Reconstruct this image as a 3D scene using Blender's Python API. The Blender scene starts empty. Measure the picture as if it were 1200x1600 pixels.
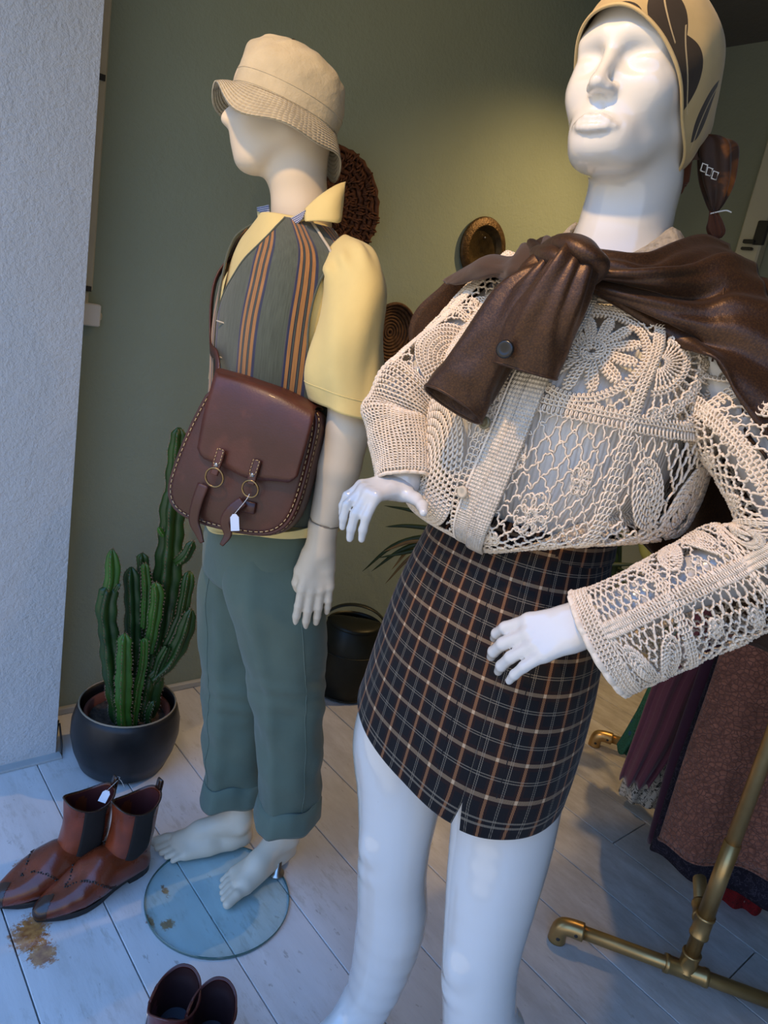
import bpy, math, random
import numpy as np
from mathutils import Matrix, Vector

# ------------------------------------------------------------------ camera
F_PX = 1117.3          # focal length in pixels of the 1200 x 1600 frame
CAM_H = 1.42
PITCH, ROLL, YAW = [math.radians(a) for a in (15.308, 10.566, 42.043)]
scene = bpy.context.scene
col = scene.collection
UP = np.array([0., 0., 1.])
_fw = np.array([math.sin(YAW), math.cos(YAW), 0.]); _rt = np.array([math.cos(YAW), -math.sin(YAW), 0.])
_f2 = _fw*math.cos(PITCH) - UP*math.sin(PITCH); _u2 = UP*math.cos(PITCH) + _fw*math.sin(PITCH)
_r3 = _rt*math.cos(ROLL) + _u2*math.sin(ROLL); _u3 = _u2*math.cos(ROLL) - _rt*math.sin(ROLL)
CAM_M = np.array([_r3, -_u3, _f2]); CAM_C = np.array([0., 0., CAM_H])
cam_d = bpy.data.cameras.new('camera'); cam = bpy.data.objects.new('camera', cam_d); col.objects.link(cam)
cam_d.sensor_fit = 'HORIZONTAL'; cam_d.sensor_width = 36.0; cam_d.lens = 36.0*F_PX/1200.0
cam_d.clip_start = 0.02
cam.matrix_world = Matrix(((_r3[0], _u3[0], -_f2[0], 0), (_r3[1], _u3[1], -_f2[1], 0), (_r3[2], _u3[2], -_f2[2], CAM_H), (0, 0, 0, 1)))
scene.camera = cam

# ------------------------------------------------------------------ world: overcast daylight from the street
world = bpy.data.worlds.new('street_daylight'); scene.world = world; world.use_nodes = True
wn = world.node_tree.nodes; wl = world.node_tree.links
bg = wn['Background']
tc = wn.new('ShaderNodeTexCoord'); sx = wn.new('ShaderNodeSeparateXYZ'); rp = wn.new('ShaderNodeValToRGB')
wl.new(tc.outputs['Generated'], sx.inputs[0]); wl.new(sx.outputs['Z'], rp.inputs[0]); wl.new(rp.outputs[0], bg.inputs[0])
el = rp.color_ramp.elements
el[0].position = 0.0; el[0].color = (0.36, 0.335, 0.30, 1)           # street and house fronts opposite
el[1].position = 0.22; el[1].color = (0.45, 0.45, 0.46, 1)
for p_, c_ in ((.42, (0.22, 0.47, 1.0, 1)), (1.0, (0.15, 0.40, 1.0, 1))):   # open sky above the roofs
    e_ = el.new(p_); e_.color = c_
bg.inputs[1].default_value = 3.1

# ------------------------------------------------------------------ shop spot lamps on the ceiling track, plus one added fill
def spot(name, loc, target, watt, size=45, blend=.35, color=(1.0, .63, .26), rad=.03):
    d = bpy.data.lights.new(name, 'SPOT'); d.energy = watt; d.color = color; d.spot_size = math.radians(size); d.spot_blend = blend
    d.shadow_soft_size = rad
    o = bpy.data.objects.new(name, d); col.objects.link(o); o.location = loc
    o.rotation_euler = (Vector(target)-Vector(loc)).to_track_quat('-Z', 'Y').to_euler()
    return o
spot('spot_or_fill', (.04, .66, 2.36), (.94, .62, 1.46), 64, 43)
spot('spot_or_fill', (.05, .90, 2.36), (.86, 1.26, 1.44), 52, 42)
spot('spot_or_fill', (2.75, 1.25, 2.75), (2.35, 1.95, 1.0), 120, 90, .9)
spot('spot_or_fill', (1.45, .55, 2.78), (1.80, 2.0, 1.6), 18, 100, .9)  # wide dim fill, added to brighten the back wall and mid floor

scene.view_settings.view_transform = 'Standard'
scene.view_settings.look = 'None'
scene.view_settings.exposure = -0.25
scene.view_settings.gamma = 1.0
scene.view_settings.use_curve_mapping = False

# ------------------------------------------------------------------ pixel helpers (design time): the photo's pixel -> a point on a known plane of the place
def ray(px, py): return CAM_M.T @ np.array([(px-600)/F_PX, (py-800)/F_PX, 1.])
def fl(px, py, z=0.):
    r = ray(px, py); return CAM_C + r*((z-CAM_H)/r[2])
def on_y(px, py, Y):
    r = ray(px, py); return CAM_C + r*(Y/r[1])
def on_plane(px, py, o, n):
    r = ray(px, py); return CAM_C + r*(((o-CAM_C)@n)/(r@n))
class Frame:
    """upright frame standing on the floor: u to the right, w towards the street corner, z up"""
    def __init__(s, px, py):
        s.o = fl(px, py); d = s.o[:2]/np.linalg.norm(s.o[:2])
        s.n = np.array([-d[0], -d[1], 0.]); s.u = np.array([d[1], -d[0], 0.])
        s.B = np.array([s.u, s.n, UP])
    def loc(s, px, py, w=0.):
        p = on_plane(px, py, s.o+s.n*w, s.n)
        return np.array([(p-s.o)@s.u, w, p[2]])
    def world(s, P): return s.o + np.asarray(P, float) @ s.B
MAN = Frame(385, 1350); WOM = Frame(650, 1700)

# ------------------------------------------------------------------ object helpers
ORG = {}
def tag(o, label=None, cat=None, group=None, kind=None):
    if label: o['label'] = label
    if cat: o['category'] = cat
    if group: o['group'] = group
    if kind: o['kind'] = kind
    return o
def thing(name, label, cat, loc, group=None, kind=None):
    o = bpy.data.objects.new(name, None); col.objects.link(o); o.location = Vector([float(a) for a in loc]); o.empty_display_size = .05
    ORG[o.name] = np.array([float(a) for a in loc])
    return tag(o, label, cat, group, kind)
def mk(name, V, Fc, mat, parent=None, uv=None, smooth=True, frame=None, thick=0, off=0., origin=None, colattr=None):
    """one mesh object; V in world coordinates (or in a figure's frame)"""
    V = np.asarray(V, float).reshape(-1, 3)
    if frame is not None:                       # the figure frames are left-handed: flip the faces
        V = frame.world(V)
        Fc = np.ascontiguousarray(Fc[:, ::-1]) if isinstance(Fc, np.ndarray) else [tuple(f)[::-1] for f in Fc]
    if parent is not None: org = ORG[parent.name]
    elif origin is not None: org = np.asarray(origin, float)
    else: org = np.array([V[:, 0].mean(), V[:, 1].mean(), V[:, 2].min()])
    me = bpy.data.meshes.new(name)
    V = V - org
    if isinstance(Fc, np.ndarray):
        k = Fc.shape[1]
        me.vertices.add(len(V)); me.vertices.foreach_set('co', V.astype(np.float32).ravel())
        me.loops.add(Fc.size); me.loops.foreach_set('vertex_index', Fc.astype(np.int32).ravel())
        me.polygons.add(len(Fc)); me.polygons.foreach_set('loop_start', np.arange(0, Fc.size, k, dtype=np.int32))
        me.update(calc_edges=True)
    else:
        me.from_pydata(V.tolist(), [], [list(map(int, f)) for f in Fc]); me.update()
    if uv is not None:
        L = me.uv_layers.new(name='UVMap'); vi = np.empty(len(me.loops), np.int32); me.loops.foreach_get('vertex_index', vi)
        L.data.foreach_set('uv', np.asarray(uv, np.float32).reshape(-1, 2)[vi].ravel())
    if smooth: me.polygons.foreach_set('use_smooth', np.ones(len(me.polygons), bool))
    me.validate(); me.update()
    if mat is not None: me.materials.append(mat)
    o = bpy.data.objects.new(name, me); col.objects.link(o)
    if parent is not None: o.parent = parent
    else: o.location = org
    ORG[o.name] = org
    if thick:
        m = o.modifiers.new('solid', 'SOLIDIFY'); m.thickness = thick; m.offset = off
    return o
def merge(parts):
    """several (V, F[, uv]) shapes -> one"""
    Vs, Fs, Us, n = [], [], [], 0
    hasuv = all(len(p) > 2 and p[2] is not None for p in parts)
    for p in parts:
        v = np.asarray(p[0], float).reshape(-1, 3); Vs.append(v)
        Fs += [[int(i)+n for i in f] for f in p[1]]; n += len(v)
        if hasuv: Us.append(np.asarray(p[2]).reshape(-1, 2))
    return (np.vstack(Vs), Fs, np.vstack(Us) if hasuv else None)
def nrm(v): v = np.asarray(v, float); return v/np.linalg.norm(v)

def grid(G, cu=False, caps=(False, False), uvscale=None):
    """G (rows, cols, 3) -> V, F, uv ; cu closes the columns"""
    r, c = G.shape[:2]; F_ = []
    for i in range(r-1):
        for j in range(c if cu else c-1):
            j2 = (j+1) % c
            F_.append((i*c+j, i*c+j2, (i+1)*c+j2, (i+1)*c+j))
    if caps[0]: F_.append(tuple(range(c))[::-1])
    if caps[1]: F_.append(tuple((r-1)*c+j for j in range(c)))
    uu, vv = np.meshgrid(np.arange(c)/max(1, (c if cu else c-1)), np.arange(r)/max(1, r-1))
    return G.reshape(-1, 3), F_, np.stack([uu, vv], -1).reshape(-1, 2)
def cat(K, n, t=None):
    """Catmull-Rom through rows of K (m, d) -> n samples"""
    K = np.asarray(K, float); m = len(K)
    s = np.linspace(0, m-1, n) if t is None else np.asarray(t)*(m-1)
    i = np.clip(np.floor(s).astype(int), 0, m-2); f = (s-i)[:, None]
    P = lambda k: K[np.clip(k, 0, m-1)]
    p0, p1, p2, p3 = P(i-1), P(i), P(i+1), P(i+2)
    p0 = np.where((i == 0)[:, None], 2*p1-p2, p0); p3 = np.where((i+2 > m-1)[:, None], 2*p2-p1, p3)
    return .5*((2*p1)+(-p0+p2)*f+(2*p0-5*p1+4*p2-p3)*f*f+(-p0+3*p1-3*p2+p3)*f**3)
def spow(x, e): return np.sign(x)*np.abs(x)**e
def loft(keys, nr, ns, disp=None, th=None, n=2.0):
    """keys: rows (centre, a, b[, exponent]); ring point = c + a cos + b sin ; returns (nr, ns, 3)"""
    K = np.array([np.concatenate([k[0], k[1], k[2], [k[3] if len(k) > 3 else n]]) for k in keys], float)
    S = cat(K, nr)
    T = np.linspace(0, 2*math.pi, ns, endpoint=False) if th is None else th
    e = (2.0/S[:, 9])[:, None]
    ca, sa = spow(np.cos(T)[None], e), spow(np.sin(T)[None], e)
    G = S[:, None, 0:3] + S[:, None, 3:6]*ca[..., None] + S[:, None, 6:9]*sa[..., None]
    if disp is not None:
        ctr = S[:, None, 0:3]; d = G-ctr; L = np.linalg.norm(d, axis=-1, keepdims=True)+1e-9
        tt, vv = np.meshgrid(T, np.linspace(0, 1, nr))
        G = G + d/L*disp(tt, vv)[..., None]
    return G
def frames_along(P, ref):
    T = np.gradient(P, axis=0); T /= np.linalg.norm(T, axis=1, keepdims=True)+1e-12
    ref = np.asarray(ref, float)
    if ref.ndim == 1: ref = np.repeat(ref[None], len(P), 0)
    A = np.cross(T, ref); A /= np.linalg.norm(A, axis=1, keepdims=True)+1e-12
    B = np.cross(A, T)
    return T, A, B
def tube(P, r, ns=8, caps=True, ref=(0.03, .05, 1.0), flat=1.0, n=None, closed=False):
    """tube along the points P; r scalar or per key point; flat scales the second axis"""
    P = np.asarray(P, float); r = np.broadcast_to(np.asarray(r, float), (len(P),))
    if n: S = cat(np.column_stack([P, r]), n); P, r = S[:, :3], S[:, 3]
    T, A, B = frames_along(P, ref)
    a = np.linspace(0, 2*math.pi, ns, endpoint=False)
    G = P[:, None]+r[:, None, None]*(A[:, None]*np.cos(a)[None, :, None]+flat*B[:, None]*np.sin(a)[None, :, None])
    return grid(G, True, (caps, caps))
def lathe(prof, ns=32, c=(0, 0, 0), caps=(True, False)):
    prof = np.asarray(prof, float); a = np.linspace(0, 2*math.pi, ns, endpoint=False)
    G = np.stack([prof[:, None, 0]*np.cos(a), prof[:, None, 0]*np.sin(a), np.repeat(prof[:, 1:2], ns, 1)], -1)+np.asarray(c, float)
    return grid(G, True, caps)
def box(c, sx, sy, sz, R=None, bev=0.0):
    """bevelled box, c centre, full sizes"""
    h = np.array([sx, sy, sz])/2; b = min(bev, *(h*.9)) if bev else 0
    if not b:
        V = np.array([[x, y, z] for x in (-1, 1) for y in (-1, 1) for z in (-1, 1)])*h
        F_ = [(0, 1, 3, 2), (4, 6, 7, 5), (0, 4, 5, 1), (2, 3, 7, 6), (0, 2, 6, 4), (1, 5, 7, 3)]
    else:
        V = []; F_ = []
        def ring(z, i): return [(-h[0]+i, -h[1]+i+b, z), (-h[0]+i+b, -h[1]+i, z), (h[0]-i-b, -h[1]+i, z), (h[0]-i, -h[1]+i+b, z), (h[0]-i, h[1]-i-b, z), (h[0]-i-b, h[1]-i, z), (-h[0]+i+b, h[1]-i, z), (-h[0]+i, h[1]-i-b, z)]
        for z, i in ((-h[2], b*.8), (-h[2]+b*.8, 0), (h[2]-b*.8, 0), (h[2], b*.8)): V += ring(z, i)
        for k in range(3):
            for j in range(8): F_.append((k*8+j, k*8+(j+1) % 8, (k+1)*8+(j+1) % 8, (k+1)*8+j))
        F_ += [tuple(range(8))[::-1], tuple(24+j for j in range(8))]
        V = np.array(V)
    if R is not None: V = V @ np.asarray(R).T
    return V+np.asarray(c, float), F_, None
def extrude(poly, o, ax, ay, az, d0, d1, nb=0):
    """2-D outline (k, 2) on the plane (o, ax, ay), thickness from d0 to d1 along az"""
    poly = np.asarray(poly, float); k = len(poly)
    A = o+poly[:, :1]*ax+poly[:, 1:]*ay
    V = np.vstack([A+az*d0, A+az*d1])
    F_ = [(i, (i+1) % k, k+(i+1) % k, k+i) for i in range(k)]+[tuple(range(k))[::-1], tuple(range(k, 2*k))]
    return V, F_, None

# value noise for folds and wear in geometry
_rng = np.random.RandomState(7)
_NT = _rng.rand(64, 64)
def vnoise(x, y):
    x = np.asarray(x, float); y = np.asarray(y, float)
    xi = np.floor(x).astype(int); yi = np.floor(y).astype(int); fx = x-xi; fy = y-yi
    fx = fx*fx*(3-2*fx); fy = fy*fy*(3-2*fy)
    g = lambda a, b: _NT[a % 64, b % 64]
    return (g(xi, yi)*(1-fx)+g(xi+1, yi)*fx)*(1-fy)+(g(xi, yi+1)*(1-fx)+g(xi+1, yi+1)*fx)*fy-.5

# ------------------------------------------------------------------ signed-distance modelling for the mannequins
class Field:
    def __init__(s): s.ops = []
    def cone(s, a, b, r1, r2, k=.01, sub=False): s.ops.append(('c', np.asarray(a, float), np.asarray(b, float), r1, r2, k, sub)); return s
    def chain(s, pts, rs, k=.01):
        for i in range(len(pts)-1): s.cone(pts[i], pts[i+1], rs[i], rs[i+1], k)
        return s
    def ell(s, c, r, R=None, k=.01, sub=False): s.ops.append(('e', np.asarray(c, float), np.asarray(r, float), R, None, k, sub)); return s
    def plane(s, o, n): s.ops.append(('p', np.asarray(o, float), nrm(n), 0, 0, 0, True)); return s
    def box_of(s):
        lo, hi = np.full(3, 9e9), np.full(3, -9e9)
        for t, a, b, r1, r2, k, sub in s.ops:
            if sub: continue
            if t == 'c':
                m = max(r1, r2); lo = np.minimum(lo, np.minimum(a, b)-m); hi = np.maximum(hi, np.maximum(a, b)+m)
            else:
                m = max(b) if r1 is not None else b; lo = np.minimum(lo, a-m); hi = np.maximum(hi, a+m)
        return lo-.012, hi+.012
    def mesh(s, h):
        lo, hi = s.box_of(); N = np.ceil((hi-lo)/h).astype(int)+1
        ax = [lo[i]+h*np.arange(N[i]) for i in range(3)]
        D = np.full(N, 1.0, np.float32)
        for t, a, b, r1, r2, k, sub in s.ops:
            if t == 'p':
                X = (ax[0]-a[0])[:, None, None]*b[0]+(ax[1]-a[1])[None, :, None]*b[1]+(ax[2]-a[2])[None, None, :]*b[2]
                D = np.maximum(D, X.astype(np.float32)); continue
            if t == 'c': m = max(r1, r2)+k+3*h; l, g = np.minimum(a, b)-m, np.maximum(a, b)+m
            else: m = max(b)+k+3*h; l, g = a-m, a+m
            i0 = np.clip(np.floor((l-lo)/h).astype(int), 0, N); i1 = np.clip(np.ceil((g-lo)/h).astype(int)+1, 0, N)
            if (i1 <= i0).any(): continue
            sl = tuple(slice(p, q) for p, q in zip(i0, i1))
            X, Y, Z = np.meshgrid(*[ax[i][sl[i]] for i in range(3)], indexing='ij')
            P = np.stack([X, Y, Z], -1).astype(np.float32)
            if t == 'c':
                ba = (b-a).astype(np.float32); pa = P-a.astype(np.float32)
                hh = np.clip(pa@ba/(ba@ba+1e-12), 0, 1)
                d = np.linalg.norm(pa-hh[..., None]*ba, axis=-1)-(r1+(r2-r1)*hh)
            else:
                q = P-a.astype(np.float32)
                if r1 is not None: q = q@np.asarray(r1, np.float32)
                k0 = np.linalg.norm(q/b.astype(np.float32), axis=-1); k1 = np.linalg.norm(q/(b*b).astype(np.float32), axis=-1)+1e-9
                d = k0*(k0-1)/k1
            A = D[sl]
            if sub:
                d = -d
                hh = np.clip(.5+.5*(d-A)/k, 0, 1); D[sl] = A*(1-hh)+d*hh+k*hh*(1-hh)
            else:
                hh = np.clip(.5+.5*(A-d)/k, 0, 1); D[sl] = A*(1-hh)+d*hh-k*hh*(1-hh)
        V, Q = nets(D, lo, h)
        for _ in range(3):                      # light smoothing
            A = np.zeros_like(V); n = np.zeros(len(V))
            for i in range(4):
                for j in (1, 3): np.add.at(A, Q[:, i], V[Q[:, (i+j) % 4]]); np.add.at(n, Q[:, i], 1)
            V = V*.5+A/np.maximum(n, 1)[:, None]*.5
        return V, Q
def nets(D, lo, h):
    S = D < 0
    c = [(0, 0, 0), (1, 0, 0), (0, 1, 0), (1, 1, 0), (0, 0, 1), (1, 0, 1), (0, 1, 1), (1, 1, 1)]
    n = np.array(D.shape)-1
    cut = lambda A, o: A[o[0]:o[0]+n[0], o[1]:o[1]+n[1], o[2]:o[2]+n[2]]
    cnt = np.zeros(n, np.int8)
    for o in c: cnt += cut(S, o)
    act = (cnt > 0) & (cnt < 8); I = np.argwhere(act); idx = np.full(n, -1, np.int64); idx[act] = np.arange(len(I))
    acc = np.zeros((len(I), 3)); num = np.zeros(len(I))
    for a in range(8):
        for b in range(a+1, 8):
            A, B = np.array(c[a]), np.array(c[b])
            if np.abs(A-B).sum() != 1: continue
            da = D[tuple((I+A).T)].astype(float); db = D[tuple((I+B).T)].astype(float)
            m = (da < 0) != (db < 0); t = np.where(m, da/np.where(m, da-db, 1), 0)
            acc += np.where(m[:, None], A+t[:, None]*(B-A), 0); num += m
    V = (I+acc/num[:, None])*h+lo
    Fs = []
    for ax in range(3):
        o1 = [0, 0, 0]; o1[ax] = 1; b, d = [(1, 2), (2, 0), (0, 1)][ax]
        sl0 = [slice(0, n[i]) if i == ax else slice(1, n[i]) for i in range(3)]
        sl1 = [slice(1, n[i]+1) if i == ax else slice(1, n[i]) for i in range(3)]
        s0, s1 = S[tuple(sl0)], S[tuple(sl1)]
        E = np.argwhere(s0 != s1)
        if not len(E): continue
        inside = s0[tuple(E.T)]
        E = E+np.array([0 if i == ax else 1 for i in range(3)])
        eb = np.eye(3, dtype=int)[b]; ed = np.eye(3, dtype=int)[d]
        q = [idx[tuple((E+o).T)] for o in (-eb-ed, -ed, 0*eb, -eb)]
        Q = np.stack(q, 1); Q[~inside] = Q[~inside][:, ::-1]
        Fs.append(Q)
    return V, np.vstack(Fs)
# ------------------------------------------------------------------ procedural materials
class NT:
    def __init__(s, name):
        s.m = bpy.data.materials.new(name); s.m.use_nodes = True; s.t = s.m.node_tree; s.n = s.t.nodes; s.l = s.t.links
        s.b = s.n['Principled BSDF']; s.out = s.n['Material Output']; s.tc = s.n.new('ShaderNodeTexCoord')
    def link(s, a, b): s.l.new(a, b)
    def val(s, sock, v):
        if hasattr(v, 'is_linked') or isinstance(v, bpy.types.NodeSocket): s.l.new(v, sock)
        else: sock.default_value = v
    def math(s, op, a, b=0.0, c=None, clamp=False):
        n = s.n.new('ShaderNodeMath'); n.operation = op; n.use_clamp = clamp
        s.val(n.inputs[0], a); s.val(n.inputs[1], b)
        if c is not None: s.val(n.inputs[2], c)
        return n.outputs[0]
    def noise(s, scale, detail=3, rough=.55, co='Object', dist=0., vec=None, stretch=None):
        n = s.n.new('ShaderNodeTexNoise'); n.inputs['Scale'].default_value = scale; n.inputs['Detail'].default_value = detail
        n.inputs['Roughness'].default_value = rough; n.inputs['Distortion'].default_value = dist
        v = vec if vec is not None else s.tc.outputs[co]
        if stretch is not None: v = s.mapping(v, stretch)
        s.link(v, n.inputs['Vector']); return n.outputs['Fac']
    def mapping(s, v, sc, rot=(0, 0, 0), loc=(0, 0, 0)):
        n = s.n.new('ShaderNodeMapping'); n.inputs['Scale'].default_value = sc; n.inputs['Rotation'].default_value = rot; n.inputs['Location'].default_value = loc
        s.link(v, n.inputs['Vector']); return n.outputs[0]
    def vor(s, scale, co='Object', feat='F1', vec=None, out='Distance'):
        n = s.n.new('ShaderNodeTexVoronoi'); n.inputs['Scale'].default_value = scale; n.feature = feat
        s.link(vec if vec is not None else s.tc.outputs[co], n.inputs['Vector']); return n.outputs[out]
    def wave(s, scale, co='Object', dist=0., direction='X', vec=None, kind='BANDS', ds=1.0):
        n = s.n.new('ShaderNodeTexWave'); n.wave_type = kind; n.inputs['Scale'].default_value = scale; n.inputs['Distortion'].default_value = dist
        n.inputs['Detail Scale'].default_value = ds
        if kind == 'BANDS': n.bands_direction = direction
        s.link(vec if vec is not None else s.tc.outputs[co], n.inputs['Vector']); return n.outputs['Fac']
    def ramp(s, f, stops, interp='LINEAR'):
        n = s.n.new('ShaderNodeValToRGB'); s.link(f, n.inputs[0]); e = n.color_ramp.elements; n.color_ramp.interpolation = interp
        while len(e) < len(stops): e.new(1.0)
        for el, (p, c) in zip(e, stops):
            el.position = p; el.color = (c, c, c, 1) if isinstance(c, (int, float)) else tuple(c)+(1,)
        return n.outputs[0]
    def mix(s, f, a, b, mode='MIX'):
        n = s.n.new('ShaderNodeMix'); n.data_type = 'RGBA'; n.blend_type = mode
        s.val(n.inputs[0], f)
        for sock, v in ((n.inputs[6], a), (n.inputs[7], b)):
            if isinstance(v, tuple): sock.default_value = v+(1,) if len(v) == 3 else v
            else: s.link(v, sock)
        return n.outputs[2]
    def sep(s, v):
        n = s.n.new('ShaderNodeSeparateXYZ'); s.link(v, n.inputs[0]); return n.outputs
    def pos(s): return s.n.new('ShaderNodeNewGeometry').outputs['Position']
    def color(s, c):
        if isinstance(c, tuple): s.b.inputs['Base Color'].default_value = c+(1,)
        else: s.link(c, s.b.inputs['Base Color'])
        return s
    def set(s, rough=.6, metal=0., spec=.5, coat=0., sheen=0.):
        s.val(s.b.inputs['Roughness'], rough); s.val(s.b.inputs['Metallic'], metal); s.b.inputs['Specular IOR Level'].default_value = spec
        s.b.inputs['Coat Weight'].default_value = coat; s.b.inputs['Coat Roughness'].default_value = .08; s.b.inputs['Sheen Weight'].default_value = sheen
        return s
    def bump(s, f, strength=.3, dist=.002):
        n = s.n.new('ShaderNodeBump'); n.inputs['Strength'].default_value = strength; n.inputs['Distance'].default_value = dist
        s.link(f, n.inputs['Height'])
        if s.b.inputs['Normal'].is_linked: s.link(s.b.inputs['Normal'].links[0].from_socket, n.inputs['Normal'])
        s.link(n.outputs[0], s.b.inputs['Normal']); return s
def mul(c, k): return tuple(min(1., x*k) for x in c)
def simple(name, c, rough=.6, metal=0., var=.12, vs=8., bump=None, spec=.5, coat=0., sheen=0.):
    t = NT(name); n = t.noise(vs, 4)
    t.color(t.ramp(n, [(.3, mul(c, 1-var)), (.7, mul(c, 1+var))])).set(rough, metal, spec, coat, sheen)
    if bump: t.bump(t.noise(bump[0], 3), bump[1], bump[2] if len(bump) > 2 else .002)
    return t.m
def fabric(name, c, var=.10, weave=900., strength=.25, sheen=.15, rough=.85):
    t = NT(name); n = t.noise(9., 4)
    t.color(t.ramp(n, [(.3, mul(c, 1-var)), (.7, mul(c, 1+var))])).set(rough, 0, .3, 0, sheen)
    t.bump(t.noise(weave, 1), strength, .0006); t.bump(t.noise(30., 3), .25, .004)
    return t.m
def plaster(name, c, scale=120., st=.5, var=.05):
    t = NT(name); t.color(t.ramp(t.noise(2.2, 4), [(.3, mul(c, 1-var)), (.7, mul(c, 1+var))])).set(.82, 0, .25)
    t.bump(t.noise(scale, 3, .6), st, .004); t.bump(t.noise(scale*.2, 2), st*.4, .01)
    return t.m

M_GREEN = plaster('green_painted_plaster', (.275, .335, .275), 90., .45)
M_GREEN2 = plaster('grey_green_plaster', (.26, .285, .225), 90., .3)
M_WHITE_WALL = plaster('white_roughcast', (.60, .61, .61), 130., .8, .03)
M_CEIL = plaster('grey_ceiling', (.13, .125, .12), 150., .5)
M_TRIM = simple('cream_painted_wood', (.50, .48, .38), .5, var=.06)
M_BASE = simple('painted_skirting', (.42, .45, .45), .55, var=.08)
M_DARK = simple('dark_gap', (.04, .04, .04), .9)
M_WPLASTIC = simple('white_plastic', (.72, .72, .70), .4, var=.02)
M_WIRE = simple('dark_wire', (.03, .025, .02), .5)

def floor_mat():
    t = NT('white_painted_boards')
    p = t.pos()
    st = t.noise(3.0, 5, .6, vec=t.mapping(p, (3.0, .7, 1)))
    n2 = t.noise(14., 6, .7, vec=t.mapping(p, (1.0, .35, 1)))
    base = t.ramp(st, [(.25, (.58, .58, .57)), (.6, (.71, .715, .715)), (.85, (.77, .78, .78))])
    # wear towards the walked-on side: grey-brown scuffed paint
    x = t.sep(p)[0]
    w = t.math('MULTIPLY', t.ramp(t.math('MULTIPLY', x, .3), [(.25, 0.), (.62, 1.)]), .8)
    wearm = t.math('MULTIPLY', t.ramp(n2, [(.38, .0), (.62, 1.0)]), w)
    c = t.mix(t.math('MULTIPLY', wearm, .72), base, (.20, .175, .14))
    c = t.mix(t.math('MULTIPLY', w, .45), c, (.33, .295, .245))
    # small scuffs everywhere
    sc = t.ramp(t.noise(60., 3, .6, vec=t.mapping(p, (1., .45, 1.))), [(.66, 0.), (.72, 1.)])
    c = t.mix(t.math('MULTIPLY', t.math('MULTIPLY', t.ramp(t.noise(5., 3, vec=p), [(.45, 0.), (.6, 1.)]), .5), t.ramp(t.noise(30., 5, .75, vec=t.mapping(p, (1.6, .4, 1.))), [(.50, 0.), (.62, 1.)])), c, (.42, .40, .35))
    c = t.mix(t.math('MULTIPLY', sc, .55), c, (.30, .28, .25))
    # rust-brown stains where the paint has come off
    def blob(cx, cy, r, sx=1., thr=.5):
        d = t.n.new('ShaderNodeVectorMath'); d.operation = 'DISTANCE'
        t.link(t.mapping(p, (sx, 1., 0.)), d.inputs[0]); d.inputs[1].default_value = (cx*sx, cy, 0)
        f = t.math('SUBTRACT', 1.0, t.math('DIVIDE', d.outputs['Value'], r), clamp=True)
        nn = t.noise(95., 5, .8, vec=p)
        return t.ramp(t.math('ADD', t.math('MULTIPLY', f, .45), t.math('MULTIPLY', nn, .6)), [(thr, 0.), (thr+.07, 1.)])
    for px, py, r, sx, thr in ((44, 1462, .085, 1.2, .50), (66, 1490, .07, 1.2, .51), (52, 1450, .08, 1.2, .52), (235, 1440, .05, 2.2, .57), (258, 1392, .05, 2.6, .57), (35, 1350, .05, .8, .60), (262, 1445, .04, 1., .56)):
        q = fl(px, py); m = blob(q[0], q[1], r, sx, thr)
        c = t.mix(t.math('MULTIPLY', m, .85), c, t.ramp(t.noise(60., 3, vec=p), [(.35, (.30, .085, .010)), (.65, (.55, .24, .05)), (.8, (.60, .42, .20))]))
    t.color(c).set(t.ramp(n2, [(.3, .42), (.7, .62)]), 0, .45)
    t.bump(t.noise(40., 5, .6, vec=t.mapping(p, (3., .5, 1.))), .12, .004)
    return t.m
M_FLOOR = floor_mat()

def glass_mat(name, tint, refl=.9, rough=.0, ior=1.5):
    t = NT(name); t.n.remove(t.b)
    tr = t.n.new('ShaderNodeBsdfTransparent'); tr.inputs[0].default_value = tint+(1,)
    gl = t.n.new('ShaderNodeBsdfGlossy'); gl.inputs['Roughness'].default_value = rough; gl.inputs[0].default_value = (.95, 1, 1, 1)
    lw = t.n.new('ShaderNodeLayerWeight'); lw.inputs['Blend'].default_value = .5
    fr = t.math('ADD', t.math('MULTIPLY', t.math('POWER', lw.outputs['Facing'], 4.), .6), .03)
    mx = t.n.new('ShaderNodeMixShader'); t.link(fr, mx.inputs[0]); t.link(tr.outputs[0], mx.inputs[1]); t.link(gl.outputs[0], mx.inputs[2])
    t.link(mx.outputs[0], t.out.inputs[0]); return t.m
M_GLASS = glass_mat('green_tinted_glass', (.90, .968, .972))
M_GLASS_EDGE = simple('glass_cut_edge', (.05, .13, .12), .1, var=.05, coat=1.)

# mannequins
def gloss_white():
    t = NT('glossy_white_lacquer')
    p = t.tc.outputs['Object']
    sc = t.ramp(t.noise(38., 4, .7, vec=t.mapping(p, (1, 1, .5))), [(.70, 0.), (.74, 1.)])
    sc2 = t.ramp(t.noise(5., 2, .5), [(.52, 0.), (.60, 1.)])
    c = t.mix(t.math('MULTIPLY', t.math('MULTIPLY', sc, sc2), .35), (.68, .67, .64), (.35, .28, .22))
    t.color(c).set(.16, 0, .5, .8); return t.m
M_LACQ = gloss_white()
M_MATTE = simple('cream_matt_fibreglass', (.70, .60, .455), .45, var=.04, vs=4., bump=(60., .04), spec=.4)
M_SEAM = simple('joint_seam', (.25, .21, .16), .8)
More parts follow.
